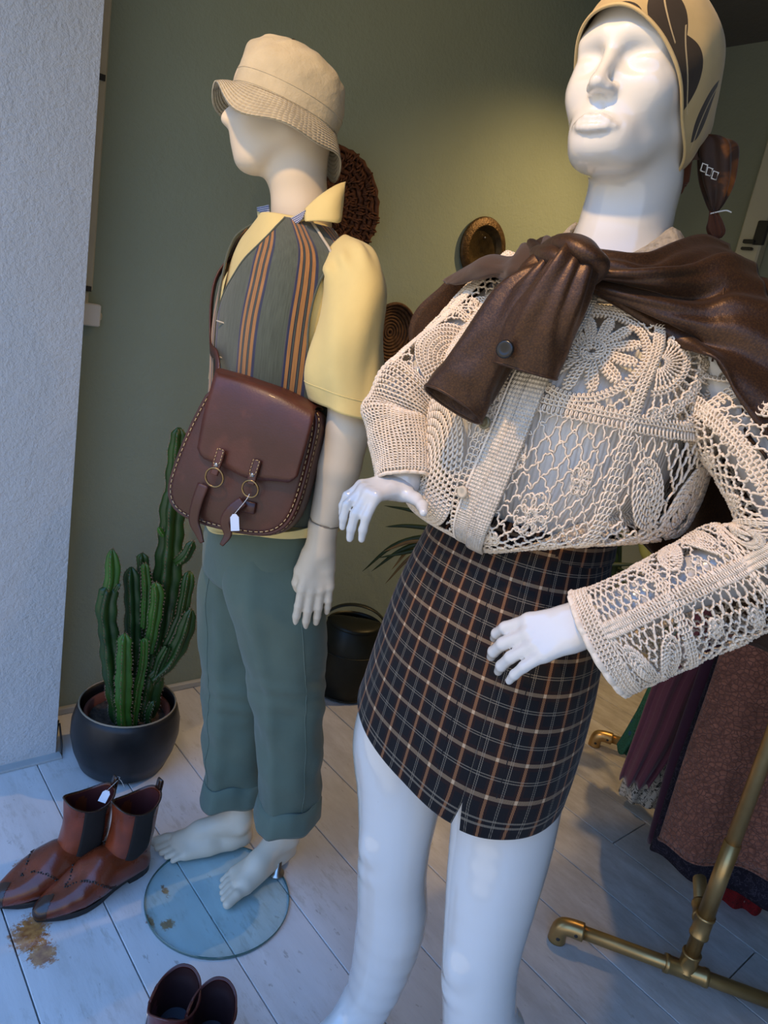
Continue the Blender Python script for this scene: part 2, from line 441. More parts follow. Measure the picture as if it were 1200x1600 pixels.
# garments of the standing man
def hat_mat():
    t = NT('khaki_twill'); c = (.50, .44, .31)
    t.color(t.ramp(t.noise(14., 4), [(.3, mul(c, .88)), (.7, mul(c, 1.12))])).set(.9, 0, .2, 0, .2)
    t.bump(t.wave(420., dist=.3), .2, .0005); t.bump(t.noise(45., 4, .6), .5, .006); return t.m
M_HAT = hat_mat()
def hat_brim():
    t = NT('khaki_quilted_brim'); c = (.50, .44, .31)
    z = t.sep(t.tc.outputs['UV'])
    st = t.math('ABSOLUTE', t.math('SINE', t.math('MULTIPLY', z[1], 3.14159*10)))
    wr = t.math('ABSOLUTE', t.math('SINE', t.math('ADD', t.math('MULTIPLY', z[0], 260.), t.math('MULTIPLY', t.noise(30., 2), 6.))))
    t.color(t.ramp(t.noise(20., 4), [(.3, mul(c, .85)), (.7, mul(c, 1.15))])).set(.9, 0, .2, 0, .2)
    t.bump(t.math('MULTIPLY', st, t.math('ADD', t.math('MULTIPLY', wr, .5), .5)), .9, .003); return t.m
M_BRIM = hat_brim()
M_YELLOW = fabric('pale_yellow_cotton', (.72, .58, .24), .05, 1200., .12)
M_TROUSER = fabric('sage_green_cotton', (.100, .140, .108), .08, 900., .2)
M_TROUSER_IN = fabric('sage_green_cotton_reverse', (.108, .152, .120), .08, 900., .2)
def gingham():
    t = NT('navy_white_gingham'); u = t.sep(t.tc.outputs['UV'])
    f = lambda x, k: t.math('GREATER_THAN', t.math('FRACT', t.math('MULTIPLY', x, k)), .5)
    a, b = f(u[0], 9.), f(u[1], 4.)
    s = t.math('MULTIPLY', t.math('ADD', a, b), .5)
    t.color(t.ramp(s, [(.0, (.75, .75, .75)), (.5, (.12, .16, .32)), (1., (.02, .03, .10))], 'CONSTANT')).set(.85, 0, .2); return t.m
M_GINGHAM = gingham()
def vest_mat():
    """striped wool: groups of rust, black and navy stripes on grey green; stripes run down the cloth (u of the UV map, in metres)"""
    t = NT('striped_wool'); u = t.sep(t.tc.outputs['UV'])[0]
    P = .118
    x = t.math('FRACT', t.math('ADD', t.math('DIVIDE', u, P), .0))
    g = (.085, .098, .072); o = (.35, .165, .055); k = (.024, .026, .035); nv = (.035, .04, .075)
    stops = [(0., g), (.30, nv), (.345, (.07, .06, .07)), (.36, o), (.43, k), (.45, g), (.465, k), (.49, o), (.58, k), (.60, g), (.615, k), (.64, o), (.70, nv), (.745, (.09, .08, .09)), (.755, g)]
    c = t.ramp(x, stops, 'CONSTANT')
    t.color(t.mix(.25, c, t.mix(1., c, t.ramp(t.noise(300., 2, co='UV', stretch=(1, .1, 1)), [(.3, .3), (.7, 1.7)]), 'MULTIPLY'))).set(.9, 0, .2, 0, .3)
    t.bump(t.noise(700., 1), .35, .0008); t.bump(t.noise(25., 3), .2, .004); return t.m
M_VEST = vest_mat()
M_VEST_LINE = fabric('cream_lining', (.55, .48, .36))
def leather(name, c, rough=.38, var=.35, edge=None, coat=.05):
    t = NT(name); n = t.noise(6., 5, .6)
    cc = t.ramp(n, [(.25, mul(c, 1-var)), (.75, mul(c, 1+var))])
    sc = t.ramp(t.noise(22., 5, .7), [(.60, 0.), (.72, 1.)])
    cc = t.mix(t.math('MULTIPLY', sc, .25), cc, mul(c, 2.3)); cc = t.mix(t.math('MULTIPLY', t.ramp(t.noise(11., 3), [(.5, 0.), (.72, 1.)]), .55), cc, mul(c, 1.9))
    t.color(cc).set(t.ramp(n, [(.3, rough-.06), (.7, rough+.1)]), 0, .5, coat)
    t.bump(t.vor(260.), .18, .0008); t.bump(t.noise(14., 3), .25, .004); return t.m
M_BAG = leather('brown_saddle_leather', (.062, .017, .009), .42)
M_BAG_FLAP = leather('brown_saddle_leather_flap', (.075, .021, .011), .42)
M_BAG_EDGE = leather('tan_leather_edge', (.16, .062, .022), .5)
M_THREAD = simple('waxed_thread', (.60, .42, .20), .7)
M_BRASS_OLD = simple('aged_brass', (.30, .21, .10), .35, 1., .2, 40.)
M_STEEL = simple('steel_rivet', (.55, .52, .48), .3, 1.)
M_PAPER = simple('white_card', (.78, .80, .86), .8, var=.03)
M_INK = simple('blue_ink', (.10, .12, .35), .8)
M_STRING = simple('white_cotton_string', (.75, .73, .68), .9)
# boots
M_BOOT = leather('chestnut_leather', (.165, .030, .009), .28, .45, coat=.25)
M_BOOT_DARK = leather('burnished_toe_leather', (.035, .014, .008), .28, .30, coat=.4)
M_BOOT_IN = simple('dark_red_lining', (.09, .014, .012), .6)
M_ELASTIC = simple('dark_elastic', (.011, .009, .008), .85, var=.2, vs=90.)
M_SOLE = simple('black_sole', (.016, .014, .013), .5)
M_BURG = leather('burgundy_leather', (.075, .016, .014), .33, .3, coat=.3)
M_BURG_IN = simple('burgundy_lining', (.035, .010, .010), .6)
M_INSOLE = simple('dark_insole', (.03, .03, .045), .7)
M_SILVER = simple('silver_zip', (.6, .6, .6), .3, 1.)
# plants and vessels
def cactus_mat():
    t = NT('cactus_skin'); z = t.noise(9., 3)
    t.color(t.ramp(z, [(.25, (.008, .028, .007)), (.6, (.018, .058, .010)), (.85, (.05, .12, .018))])).set(.42, 0, .5); t.bump(t.noise(60., 3), .2, .003); return t.m
M_CACTUS = cactus_mat()
M_CACTUS_YOUNG = simple('young_cactus_skin', (.036, .115, .015), .4, var=.25, vs=12.)
M_THORN = simple('cactus_thorn', (.20, .13, .08), .7)
M_POT = simple('dark_zinc', (.034, .035, .037), .40, .6, .55, 5., bump=(35., .15, .003))
M_POT_RIM = simple('pale_worn_rim', (.30, .26, .19), .5, .3)
M_TERRA = simple('terracotta', (.16, .045, .025), .85)
M_SOIL = simple('dry_soil', (.050, .034, .022), .95, var=.6, vs=60., bump=(90., .8, .01))
M_PEBBLE = simple('tan_stone', (.25, .16, .09), .9, var=.3, vs=40.)
M_CAN = simple('blackened_tin', (.016, .019, .015), .42, .5, .35, 9., bump=(20., .2, .004))
M_PALM = simple('palm_leaf', (.018, .040, .012), .5, var=.4, vs=10.)
M_PALM_DRY = simple('dry_palm_leaf', (.20, .12, .04), .6, var=.4, vs=10.)
M_PALM_STEM = simple('pale_palm_stem', (.30, .30, .08), .55, var=.25, vs=6.)
# baskets
def wicker(name, c, sc=60.):
    t = NT(name); t.color(t.ramp(t.noise(sc, 3), [(.3, mul(c, .45)), (.7, mul(c, 1.5))])).set(.75, 0, .3); t.bump(t.noise(sc*3, 2), .4, .003); return t.m
M_WICK = wicker('brown_palm_weave', (.095, .034, .014))
M_WICK2 = wicker('dark_cane', (.080, .038, .016))
M_TRAYM = simple('dark_beaten_brass', (.070, .046, .018), .45, .6, .35, 40., bump=(160., .5, .003))
M_TRAY_RIM = simple('dark_beaten_brass_rim', (.085, .048, .018), .45, .5, .35, 60., bump=(120., .7, .004))
# ------------------------------------------------------------------ the setting
YB = 2.117; XR = 3.39; ZC = 2.85; XW = 0.10; YF = -1.6; XP = .602; YP = 1.905
def struct(name, parts, mat, parent=None, **k):
    V, F_, uv = merge(parts) if isinstance(parts, list) else parts
    o = mk(name, V, F_, mat, parent, smooth=False, **k)
    if parent is None: o['kind'] = 'structure'
    return o
floor = struct('floor', box(((XW+XR)/2, (YB+YF)/2, -.035), XR-XW+.6, YB-YF+.6, .03), M_DARK)
tag(floor, 'white painted plank floor, worn and stained with rust-brown marks')
W = .196
joints = {8: [.815], 7: [float(fl(1126, 1542)[1]), 1.66], 5: [-.2], 3: [-.4], 9: [1.32], 10: [.35], 11: [1.0], 12: [.2], 6: [-.6]}
for k in range(-2, 16):
    x0 = .349+W*k; x1 = min(x0+W, XR)
    ys = [YF]+sorted(joints.get(k, []))+[YB]
    for y0, y1 in zip(ys[:-1], ys[1:]):
        V, F_, _ = box(((x0+x1)/2, (y0+y1)/2, -.010), x1-x0-.0030, y1-y0-.003, .020, bev=.0016)
        mk('floor_board', V, F_, M_FLOOR, floor, smooth=False)
wall_b = struct('wall_back', box(((XW-.3+XR)/2, YB+.06, ZC/2), XR-XW+.5, .12, ZC), M_GREEN)
tag(wall_b, 'grey green painted plaster wall hung with baskets')
wall_r = struct('wall_right', box((XR+.06, (YB+YF)/2, ZC/2), .12, YB-YF+.3, ZC), M_GREEN2); tag(wall_r, 'pale green plaster wall at the far right')
wall_f = struct('wall_front', box(((XW+XR)/2, YF-.06, ZC/2), XR-XW+.3, .12, ZC), M_GREEN2); tag(wall_f, 'plaster wall of the shop behind the viewer')
wall_l = struct('wall_left', box(((XP-.9)/2, (YP+YB+.12)/2, ZC/2), XP+.9, YB+.12-YP, ZC), M_WHITE_WALL); tag(wall_l, 'white roughcast window pier in cool daylight')
# threshold lip along the pier foot
struct('trim_1', box(((XP+.012-.9)/2, YP-.012, .004), XP+.012+.9, .032, .008, bev=.002), M_BASE)['label'] = 'thin painted lip at the foot of the white pier'
ceil = struct('ceiling', box(((XW+XR)/2, (YB+YF)/2, ZC+.06), XR-XW+.2, YB-YF+.3, .12), M_CEIL); tag(ceil, 'dark grey textured ceiling')
lint = struct('trim_2', box((XW-.02, (YP+YF)/2, (2.55+ZC)/2), .14, YP-YF, ZC-2.55), M_WHITE_WALL); lint['label'] = 'lintel over the shop window opening'
bb = struct('baseboard_back', box(((XP+XR)/2, YB-.008, .012), XR-XP, .018, .024, bev=.004), M_BASE); bb['label'] = 'low painted skirting along the green wall'
# pipe casing beside the pier, in two lengths with dark clips
strip = struct('trim_3', [box((.668, YB-.012, (2.85+1.335)/2), .026, .024, 2.85-1.335, bev=.004), box((.664, YB-.010, 1.315), .018, .02, .035, bev=.004)], M_TRIM)
strip['label'] = 'narrow cream pipe casing beside the white pier'
for z in (1.86, 1.34):
    V, F_, _ = box((.667, YB-.026, z), .016, .006, .014); mk('clip', V, F_, M_DARK, strip, smooth=False)
q = on_y(137, 490, YB-.02)
t = thing('wall_socket', 'small white wall socket beside the white pier', 'socket', (q[0], YB, 1.243))
V, F_, _ = box((q[0]+.005, YB-.018, 1.272), .052, .036, .060, bev=.004); mk('housing', V, F_, M_WPLASTIC, t, smooth=False)
V, F_, _ = lathe([(.0, .006), (.010, .006), (.012, 0)], 16); V = np.stack([V[:, 2]+q[0]+.031, V[:, 0]+YB-.018, V[:, 1]+1.270], -1); mk('knob', V, F_, M_TRIM, t)
# loose wire ends by the pier
for i, (pts) in enumerate(([(83, 1173), (88, 1150), (91, 1125)], [(95, 1181), (96, 1160), (93, 1130)])):
    P = [fl(*pts[0])+[0, 0, .004]]+[on_y(pts[j][0], pts[j][1], fl(*pts[0])[1]+.02*j)+[0, 0, 0] for j in (1, 2)]
    V, F_, _ = tube(P, .003, 6, n=10)
    tag(mk('wire_end', V, F_, M_WIRE), ['thin dark wire end touching the corner of the white pier', 'thin dark wire end a little right of the pier corner'][i], 'wire', 'wire ends by the pier')
# door frame with latch on the right-hand wall
def on_x(px, py, X):
    r = ray(px, py); return CAM_C+r*(X/r[0])
p0 = on_x(1176, 330, XR)
fr = struct('door_1', [box((XR-.03, p0[1]-.055, 1.25), .06, .11, 2.5, bev=.008)], M_TRIM); fr['label'] = 'cream painted door frame post with a dark latch'
pl = on_x(1188, 372, XR-.06)
V, F_, _ = merge([box(pl+[-.006, 0, .02], .02, .05, .10, bev=.004), box(pl+[-.02, .035, -.02], .02, .05, .016, bev=.003), box(pl+[-.02, .035, -.05], .02, .05, .012, bev=.003)])
mk('latch', V, F_, simple('black_iron', (.02, .02, .02), .4), fr, smooth=False)
# ------------------------------------------------------------------ hands, feet, heads (shared modelling)
def hand_field(T, side=1, curl=(.25, .25, .25, .25), spread=.06, thumb=(.55, .25), s=1.0, wrist_len=.05, wr=.026):
    """hand as one field. local: x to the fingers, y to the thumb side, z out of the back of the hand.
    T(local points (n,3)) -> frame points; curl per finger (radians per joint)"""
    f = Field()
    def P(*a): return T(np.array([a], float)*s)[0]
    f.cone(P(-wrist_len, 0, 0), P(.0, 0, .0), wr*s, wr*.93*s, .012)
    f.cone(P(-.005, .008, 0), P(.035, .014, 0), .021*s, .018*s, .012)
    f.cone(P(-.005, -.008, 0), P(.035, -.016, -.001), .021*s, .017*s, .012)
    ys = [.028, .0095, -.0095, -.027]; kx = [.085, .089, .085, .077]
    for y, x in zip(ys, kx): f.cone(P(.018, y*.55, 0), P(x, y, .001), .0165*s, .0112*s, .010)
    L = [(.042, .026, .020), (.047, .029, .021), (.044, .027, .020), (.035, .021, .018)]; R0 = [.0094, .0098, .0092, .0082]
    for i in range(4):
        p = np.array([kx[i], ys[i], .001]); a = 0.; b = spread*(1.5-i)
        pts = [p]; c = curl[i]; cc = c if isinstance(c, (tuple, list)) else (c, c*1.25, c*.9)
        for j in range(3):
            a += cc[j]; p = p+np.array([math.cos(a)*math.cos(b), math.sin(b)*math.cos(a), -math.sin(a)])*L[i][j]; pts.append(p)
        q = [T(np.array([v])*s)[0] for v in pts]; r = R0[i]*s
        f.cone(q[0], q[1], r*1.08, r*.98, .006); f.cone(q[1], q[2], r*1.0, r*.90, .003); f.cone(q[2], q[3], r*.92, r*.74, .003)
    # thumb leaves the side of the palm near its base
    p = np.array([.012, .020, -.006]); a1, dn = thumb
    pts = [p]; ang = a1+.25; L2 = (.042, .032, .025); d_ = dn
    for j in range(3):
        p = p+np.array([math.cos(ang)*math.cos(d_), math.sin(ang)*math.cos(d_), -math.sin(d_)])*L2[j]; pts.append(p); ang -= .28; d_ += .10
    q = [T(np.array([v])*s)[0] for v in pts]
    f.cone(q[0], q[1], .0165*s, .0125*s, .012); f.cone(q[1], q[2], .0118*s, .0105*s, .004); f.cone(q[2], q[3], .0108*s, .0082*s, .004)
    return f
def axes(o, x, z, mirror=False):
    """frame transform: x along the fingers, z out of the back; y = thumb side (mirror for the other hand)"""
    x = nrm(x); z = np.asarray(z, float); z = nrm(z-x*(z@x)); y = np.cross(z, x)
    if mirror: y = -y
    B = np.array([x, y, z]); o = np.asarray(o, float)
    return lambda P: o+P@B
def foot_field(T, s=1.0, flip=1, heel=0.0):
    """foot, local x forward from the heel, y towards the big toe, z up; heel lifts the heel"""
    f = Field(); hz = heel
    P = lambda x, y, z: T(np.array([[x, y*flip, z+hz*max(0., 1-x/.17)]])*s)[0]
    f.cone(P(.018, 0, .028), P(.045, 0, .030), .027*s, .026*s, .015)
    f.chain([P(.026, 0, .045), P(.036, 0, .09), P(.040, 0, .15), P(.042, 0, .30)], [.029*s, .032*s, .033*s, .045*s], .02)
    f.cone(P(.045, .002, .085), P(.13, .008, .048), .034*s, .026*s, .03)
    f.cone(P(.13, .008, .048), P(.185, .012, .024), .026*s, .016*s, .02)
    f.cone(P(.05, -.012, .022), P(.165, -.028, .017), .020*s, .0165*s, .02)
    f.cone(P(.05, .010, .030), P(.175, .026, .020), .020*s, .0195*s, .02)
    f.cone(P(.11, -.012, .026), P(.172, -.004, .018), .024*s, .017*s, .02)
    f.ell(P(.035, .030, .088), (.012*s,)*3, None, .02); f.ell(P(.032, -.030, .078), (.011*s,)*3, None, .02)
    toes = [(.182, .031, .236, .033, .0135, .0120), (.186, .0115, .231, .013, .0098, .0088), (.183, -.0045, .222, -.004, .0092, .0082), (.178, -.019, .211, -.020, .0086, .0078), (.170, -.032, .197, -.035, .0082, .0074)]
    for x0, y0, x1, y1, r0, r1 in toes:
        xm = (x0+x1)/2
        f.cone(P(x0, y0, r0+.006), P(xm, (y0+y1)/2, r0+.006), r0*s, r0*s*.95, .006); f.cone(P(xm, (y0+y1)/2, r0+.006), P(x1, y1, r1), r0*s*.95, r1*s, .003)
    return f

# ------------------------------------------------------------------ standing mannequin in yellow shirt
ml = MAN.loc
PHI = math.radians(62); FD = np.array([-math.sin(PHI), math.cos(PHI), 0.]); LD = np.array([math.cos(PHI), math.sin(PHI), 0.])
man = thing('mannequin', 'cream faceless mannequin standing barefoot on a round glass base', 'mannequin', MAN.o)
# head and neck, in profile to the left
ph = math.radians(84); HF = np.array([-math.sin(ph), math.cos(ph), 0.]); HL = np.array([math.cos(ph), math.sin(ph), 0.])
HB = np.array([HF, HL, UP]); HO = np.array([-.150, .0, 1.748])
h = lambda x, y, z: HO+np.array([x, y, z])@HB
f = Field()
f.ell(h(-.012, 0, .030), (.098, .074, .092), HB.T, .01)
f.ell(h(.034, 0, -.030), (.060, .055, .086), HB.T, .03)
f.ell(h(.030, 0, .035), (.062, .060, .060), HB.T, .03)
for s in (1, -1): f.cone(h(-.010, s*.046, -.034), h(.046, s*.020, -.088), .026, .021, .022)
f.cone(h(.058, 0, -.090), h(.072, 0, -.030), .020, .021, .02)
f.cone(h(.085, 0, .015), h(.102, 0, -.030), .008, .012, .014)
for s in (1, -1): f.ell(h(.098, s*.036, .002), (.020, .026, .020), HB.T, .022, True)
f.chain([h(-.040, 0, -.02), h(-.042, 0, -.10), h(-.062, 0, -.17), h(-.070, 0, -.26)], [.062, .052, .0545, .075], .025)
V, F_ = f.mesh(.003); head = mk('head', V, F_, M_MATTE, man, frame=MAN)
# hidden torso and legs (one body)
tc_ = lambda z: np.array([np.interp(z, [.5, .86, 1.2, 1.45, 1.57], [-.045, -.060, -.080, -.092, -.100]), 0., z])
f = Field()
for z0, z1, a0, a1 in ((.92, 1.05, .105, .10), (1.05, 1.25, .10, .105), (1.25, 1.38, .105, .105)):
    for s in (-1, 1): f.cone(tc_(z0)+LD*s*.045, tc_(z1)+LD*s*.055, a0, a1, .05)
f.cone(tc_(1.43)+LD*.12, tc_(1.43)-LD*.12, .055, .055, .06)
LH = [tc_(.9)+LD*.075, ml(440, 980, .075), ml(452, 1120, .075), ml(446, 1240, .06)]
RH = [tc_(.9)-LD*.065, ml(376, 980, -.075), ml(377, 1110, -.075), ml(368, 1215, -.06)]
for L in (LH, RH): f.chain(L, [.080, .060, .045, .034], .04)
V, F_ = f.mesh(.008); mk('body', V, F_, M_MATTE, man, frame=MAN)
# arm and hand
SH = tc_(1.45)+LD*.165
EL = ml(546, 668, .205); WR = ml(508, 815, .185); WR2 = ml(503, 838, .184)
f = Field(); f.cone(ml(548, 540, .198), EL, .044, .042, .02); f.chain([EL, EL*.6+WR*.4, WR], [.0425, .041, .0315], .01); f.plane(WR, WR-EL)
V, F_ = f.mesh(.0045); mk('arm', V, F_, M_MATTE, man, frame=MAN)
V, F_, _ = tube([WR-nrm(WR-EL)*.001, WR+nrm(WR-EL)*.0012], .0306, 24); mk('wrist_seam', V, F_, M_SEAM, man, frame=MAN)
dirn = ml(487, 975, .175)-WR2
T = axes(WR2+nrm(dirn)*.030, dirn, np.array([.12, 1., .05]))
yax = T(np.array([[0, 1., 0]]))[0]-T(np.zeros((1, 3)))[0]
if yax[0] > 0: T = axes(WR2+nrm(dirn)*.030, dirn, np.array([.12, 1., .05]), True)
f = hand_field(T, curl=((.08, .10, .08), (.10, .14, .1), (.12, .16, .1), (.14, .2, .12)), spread=.045, thumb=(.12, .12), s=1.0, wrist_len=.055, wr=.0305)
f.plane(WR+nrm(dirn)*.0005, WR-WR2)
V, F_ = f.mesh(.0021); mk('hand', V, F_, M_MATTE, man, frame=MAN)
# feet
def foot_at(heel, toe, flip, s=1.0, ylean=0.):
    d = nrm((toe-heel)*[1, 1, 0]); y = np.array([-d[1], d[0], 0.]); B = np.array([d, y, UP])
    return foot_field(lambda P: heel*[1, 1, 0]+P@B, s, flip)
hl = MAN.B@(fl(386, 1322)-MAN.o); tl = MAN.B@(fl(243, 1340)-MAN.o)
HL2 = MAN.B@(fl(452, 1338)-MAN.o); TL2 = MAN.B@(fl(340, 1410)-MAN.o)
for (a, b, fp) in ((hl, tl, 1), (HL2, TL2, -1)):
    f = foot_at(a, b, fp, 1.0); V, F_ = f.mesh(.0028); V[:, 2] = np.maximum(V[:, 2], 0.0005)+.0085; mk('foot', V, F_, M_MATTE, man, frame=MAN)
# glass base and spigot
gc = fl(341, 1403); GR = .172
V, F_, _ = lathe([(0, .0005), (GR, .0005), (GR, .0080), (0, .0080)], 96, (gc[0], gc[1], 0), (False, False)); base = mk('glass_base', V, F_, M_GLASS, man, smooth=False)
V, F_, _ = lathe([(GR-.0006, .0005), (GR+.0008, .0015), (GR+.0008, .0072), (GR-.0006, .0083)], 96, (gc[0], gc[1], 0), (False, False)); mk('cut_edge', V, F_, M_GLASS_EDGE, base)
sp = fl(431, 1368)
V, F_, _ = lathe([(0, .008), (.020, .008), (.020, .0105), (.011, .012), (.010, .045), (0, .045)], 24, (sp[0], sp[1], 0), (False, False)); mk('spigot', V, F_, M_STEEL, base)

# ---- trousers
def horiz(c, hu, hw, n=2.2): return (np.asarray(c, float), np.array([hu, 0, 0.]), np.array([0, hw, 0.]), n)
def folds(seed, amp, fu, fv):
    def d(t, v): return amp*(vnoise(seed+fu*(np.cos(t)+1), seed*1.7+fv*v+fu*.5*np.sin(t))+.5*vnoise(seed*2+2*fu*(np.sin(t)+1), 2*fv*v+fu*np.cos(t)))
    return d
tr = thing('trousers', 'sage green cotton trousers with rolled cuffs on the faceless mannequin', 'trousers', MAN.world((0, 0, .15)))
def leg(keys, seed):
    K = []
    for xl, xr, py, w in keys:
        a, b = ml(xl, py, w), ml(xr, py, w); c = (a+b)/2; hu = abs(b[0]-a[0])/2*1.02
        K.append(horiz(c, hu, hu*.92))
    def dd(t, v):
        base = folds(seed, .010, 1.6, 5.)(t, v)
        # stack of creases at the knee and above the turn-up
        kn = np.exp(-((v-.52)/.10)**2)*.0028*np.sin(v*95+4*np.sin(t)+seed)*(.5+.5*np.cos(t-1.2))
        lo = .005*np.sin(2.3*t+26*v+2*np.sin(5*v+seed))*np.clip(v-.1, 0, .4)*1.5+np.exp(-((v-.95)/.10)**2)*.008*np.sin(3*t+seed+v*6)
        cr = .006*np.exp(-(((t-math.pi*.62+math.pi) % (2*math.pi)-math.pi)/.16)**2)     # pressed crease line
        return base+kn+lo+cr
    return loft(K, 90, 72, dd)
LEG_N = [(362, 496, 845, .070), (350, 508, 920, .078), (370, 508, 990, .080), (388, 507, 1060, .080), (397, 503, 1140, .075), (402, 500, 1205, .068), (406, 494, 1258, .062)]
LEG_F = [(330, 425, 845, -.06), (312, 440, 920, -.075), (313, 440, 990, -.08), (315, 440, 1060, -.08), (318, 432, 1120, -.075), (319, 415, 1175, -.07), (320, 406, 1222, -.066)]
GN = leg(LEG_N, 3.1); GF = leg(LEG_F, 8.3)
for nm, G in (('leg', GN), ('leg', GF)):
    V, F_, uv = grid(G, True); mk(nm, V, F_, M_TROUSER, tr, uv, frame=MAN, thick=.002)
hip = loft([(tc_(.80)+[-.02, 0, 0], LD*.150, FD*.112, 2.3), (tc_(.88)+[-.01, 0, 0], LD*.166, FD*.122, 2.3), (tc_(.96), LD*.160, FD*.118, 2.2), (tc_(1.03), LD*.145, FD*.105, 2.2)], 30, 72, folds(5., .004, 1., 3.))
V, F_, uv = grid(hip, True); mk('waist', V, F_, M_TROUSER, tr, uv, frame=MAN, thick=.002)
# side pocket seam lines and fly
def cuff(G, flare, hgt, tilt):
    c = G[-1].mean(0); ring = G[-1]-c; rows = []
    for k, (s_, dz) in enumerate(((1.00, .012), (1.03, hgt*1.0), (1.09, hgt*.98), (1.11, hgt*.5), (1.12, .0), (1.09, -.008), (1.0, -.004), (.98, .012))):
        r = c+ring*s_*(1+flare*(1-dz/hgt) if dz < hgt else 1); r = r.copy(); a = np.arctan2(ring[:, 1], ring[:, 0])
        r[:, 2] = c[2]-.030+dz+tilt*(ring[:, 0])+.003*np.sin(3*a+c[0]*40)+(.004*np.sin(5*a) if 0 < k < 6 else 0); rows.append(r)
    return np.array(rows)
for G, fl_, tl_ in ((GN, .05, .10), (GF, .04, .04)):
    C_ = cuff(G, fl_, .058, tl_); V, F_, uv = grid(C_, True); mk('turn_up', V, F_, M_TROUSER_IN, tr, uv, frame=MAN)
def seam_on(G, j, name, parent, mat, off=.0015, r=.0012, i0=0, i1=None):
    c = G.mean(1); P = G[i0:i1, j]; n_ = P-c[i0:i1]; n_ /= np.linalg.norm(n_, axis=1, keepdims=True)
    V, F_, _ = tube((P+n_*off)[::2], r, 5); return mk(name, V, F_, mat, parent, frame=MAN)
seam_on(GN, 12, 'side_seam', tr, M_TROUSER_IN); seam_on(GF, 27, 'side_seam', tr, M_TROUSER_IN)

# ---- shirt: body, sleeve, collar
shirt = thing('shirt', 'pale yellow short-sleeved shirt worn under the striped waistcoat', 'shirt', MAN.world((-.07, 0, .86)))
tk = lambda z, a, b, n=2.3, du=0., df=0.: (tc_(z)+FD*df+[du, 0, 0], LD*a, FD*b, n)
KB = [tk(.888, .196, .146), tk(.925, .190, .140), tk(1.0, .175, .128), tk(1.2, .175, .125), tk(1.35, .182, .126), tk(1.45, .180, .110), tk(1.505, .158, .092), tk(1.537, .110, .078), tk(1.565, .064, .066)]
GB = loft(KB, 80, 96, lambda t, v: folds(11., .008, 2., 4.)(t, v)*(1-v)+.012*np.sin(6*t)*np.clip(.2-v, 0, .2)*5)
for i_ in range(16):
    GB[i_, :, 2] += .055*(1-i_/16)*(1+np.cos(np.linspace(0, 2*math.pi, 96, endpoint=False)+math.radians(30)))
V, F_, uv = grid(GB, True); mk('shirt_body', V, F_, M_YELLOW, shirt, uv, frame=MAN, thick=.0015)
SK = []
for c, ax, a, b in ((ml(520, 420, .07), (.85, .35, -.35), .054, .074), (ml(543, 420, .145), (.55, .35, -.75), .050, .066), (ml(554, 456, .176), (.18, .18, -1.), .057, .068), (ml(549, 520, .195), (-.05, .05, -1), .061, .070), (ml(541, 592, .20), (-.1, 0, -1), .064, .072), (ml(539, 640, .20), (-.12, 0, -1), .058, .070)):
    ax = nrm(ax); e1 = nrm(np.array([1., 0, 0])-ax*ax[0]); e2 = np.cross(ax, e1)
    SK.append((c, e1*a, e2*b, 2.1))
def sd(t, v):
    return .007*np.sin(2*t+9*v)*np.clip(v*1.5, 0, 1)+.008*vnoise(3+2*np.cos(t), 2*np.sin(t)+3*v)+.009*np.exp(-(((t-2.5) % 6.283-3.14)/.30)**2)*v+.006*np.sin(4*t+2*v)*v+.004*np.sin(9*t)*np.exp(-((v-.22)/.08)**2)
GS = loft(SK, 60, 64, sd)
V, F_, uv = grid(GS, True); mk('sleeve', V, F_, M_YELLOW, shirt, uv, frame=MAN, thick=.002)
# sleeve hem band and yoke stitching
c = GS[-1].mean(0); hem = np.array([GS[-8]+(GS[-8]-c)*[.02, .02, 0]*1., GS[-1]+(GS[-1]-c)*[.02, .02, 0]])
P = GS[-8]; cc = P.mean(0); P = cc+(P-cc)*1.012
V, F_, _ = tube(np.vstack([P, P[:1]]), .0011, 5, False); mk('hem_stitch', V, F_, M_YELLOW, shirt, frame=MAN)
# right sleeve on the far side
SR = tc_(1.45)-LD*.165
V, F_, uv = grid(loft([(SR+[.02, .03, .02], np.array([0, .3, .8])*.07, np.array([.06, 0, 0]), 2), (SR-LD*.03, LD*.06+UP*.03, FD*.06, 2), (SR-LD*.05-UP*.12, LD*.06, FD*.065, 2), (SR-LD*.06-UP*.25, LD*.06, FD*.065, 2)], 30, 40), True); mk('sleeve', V, F_, M_YELLOW, shirt, uv, frame=MAN, thick=.002)
f = Field(); f.cone(SR-LD*.05, SR-LD*.07-UP*.30, .045, .040, .01); f.cone(SR-LD*.07-UP*.30, SR-LD*.02-UP*.55-FD*.09, .040, .030, .01)
V, F_ = f.mesh(.007); mk('arm', V, F_, M_MATTE, man, frame=MAN)
w0 = SR-LD*.02-UP*.55-FD*.09; dr = nrm(np.array([0, 0, -1.])-FD*.05); T = axes(w0+dr*.02, dr, -LD)
if (T(np.array([[0, 1., 0]]))[0]-T(np.zeros((1, 3)))[0])@FD < 0: T = axes(w0+dr*.02, dr, -LD, True)
f = hand_field(T, curl=(.12, .14, .16, .18), thumb=(.15, .12), s=1.0, wrist_len=.03, wr=.029); V, F_ = f.mesh(.003); mk('hand', V, F_, M_MATTE, man, frame=MAN)

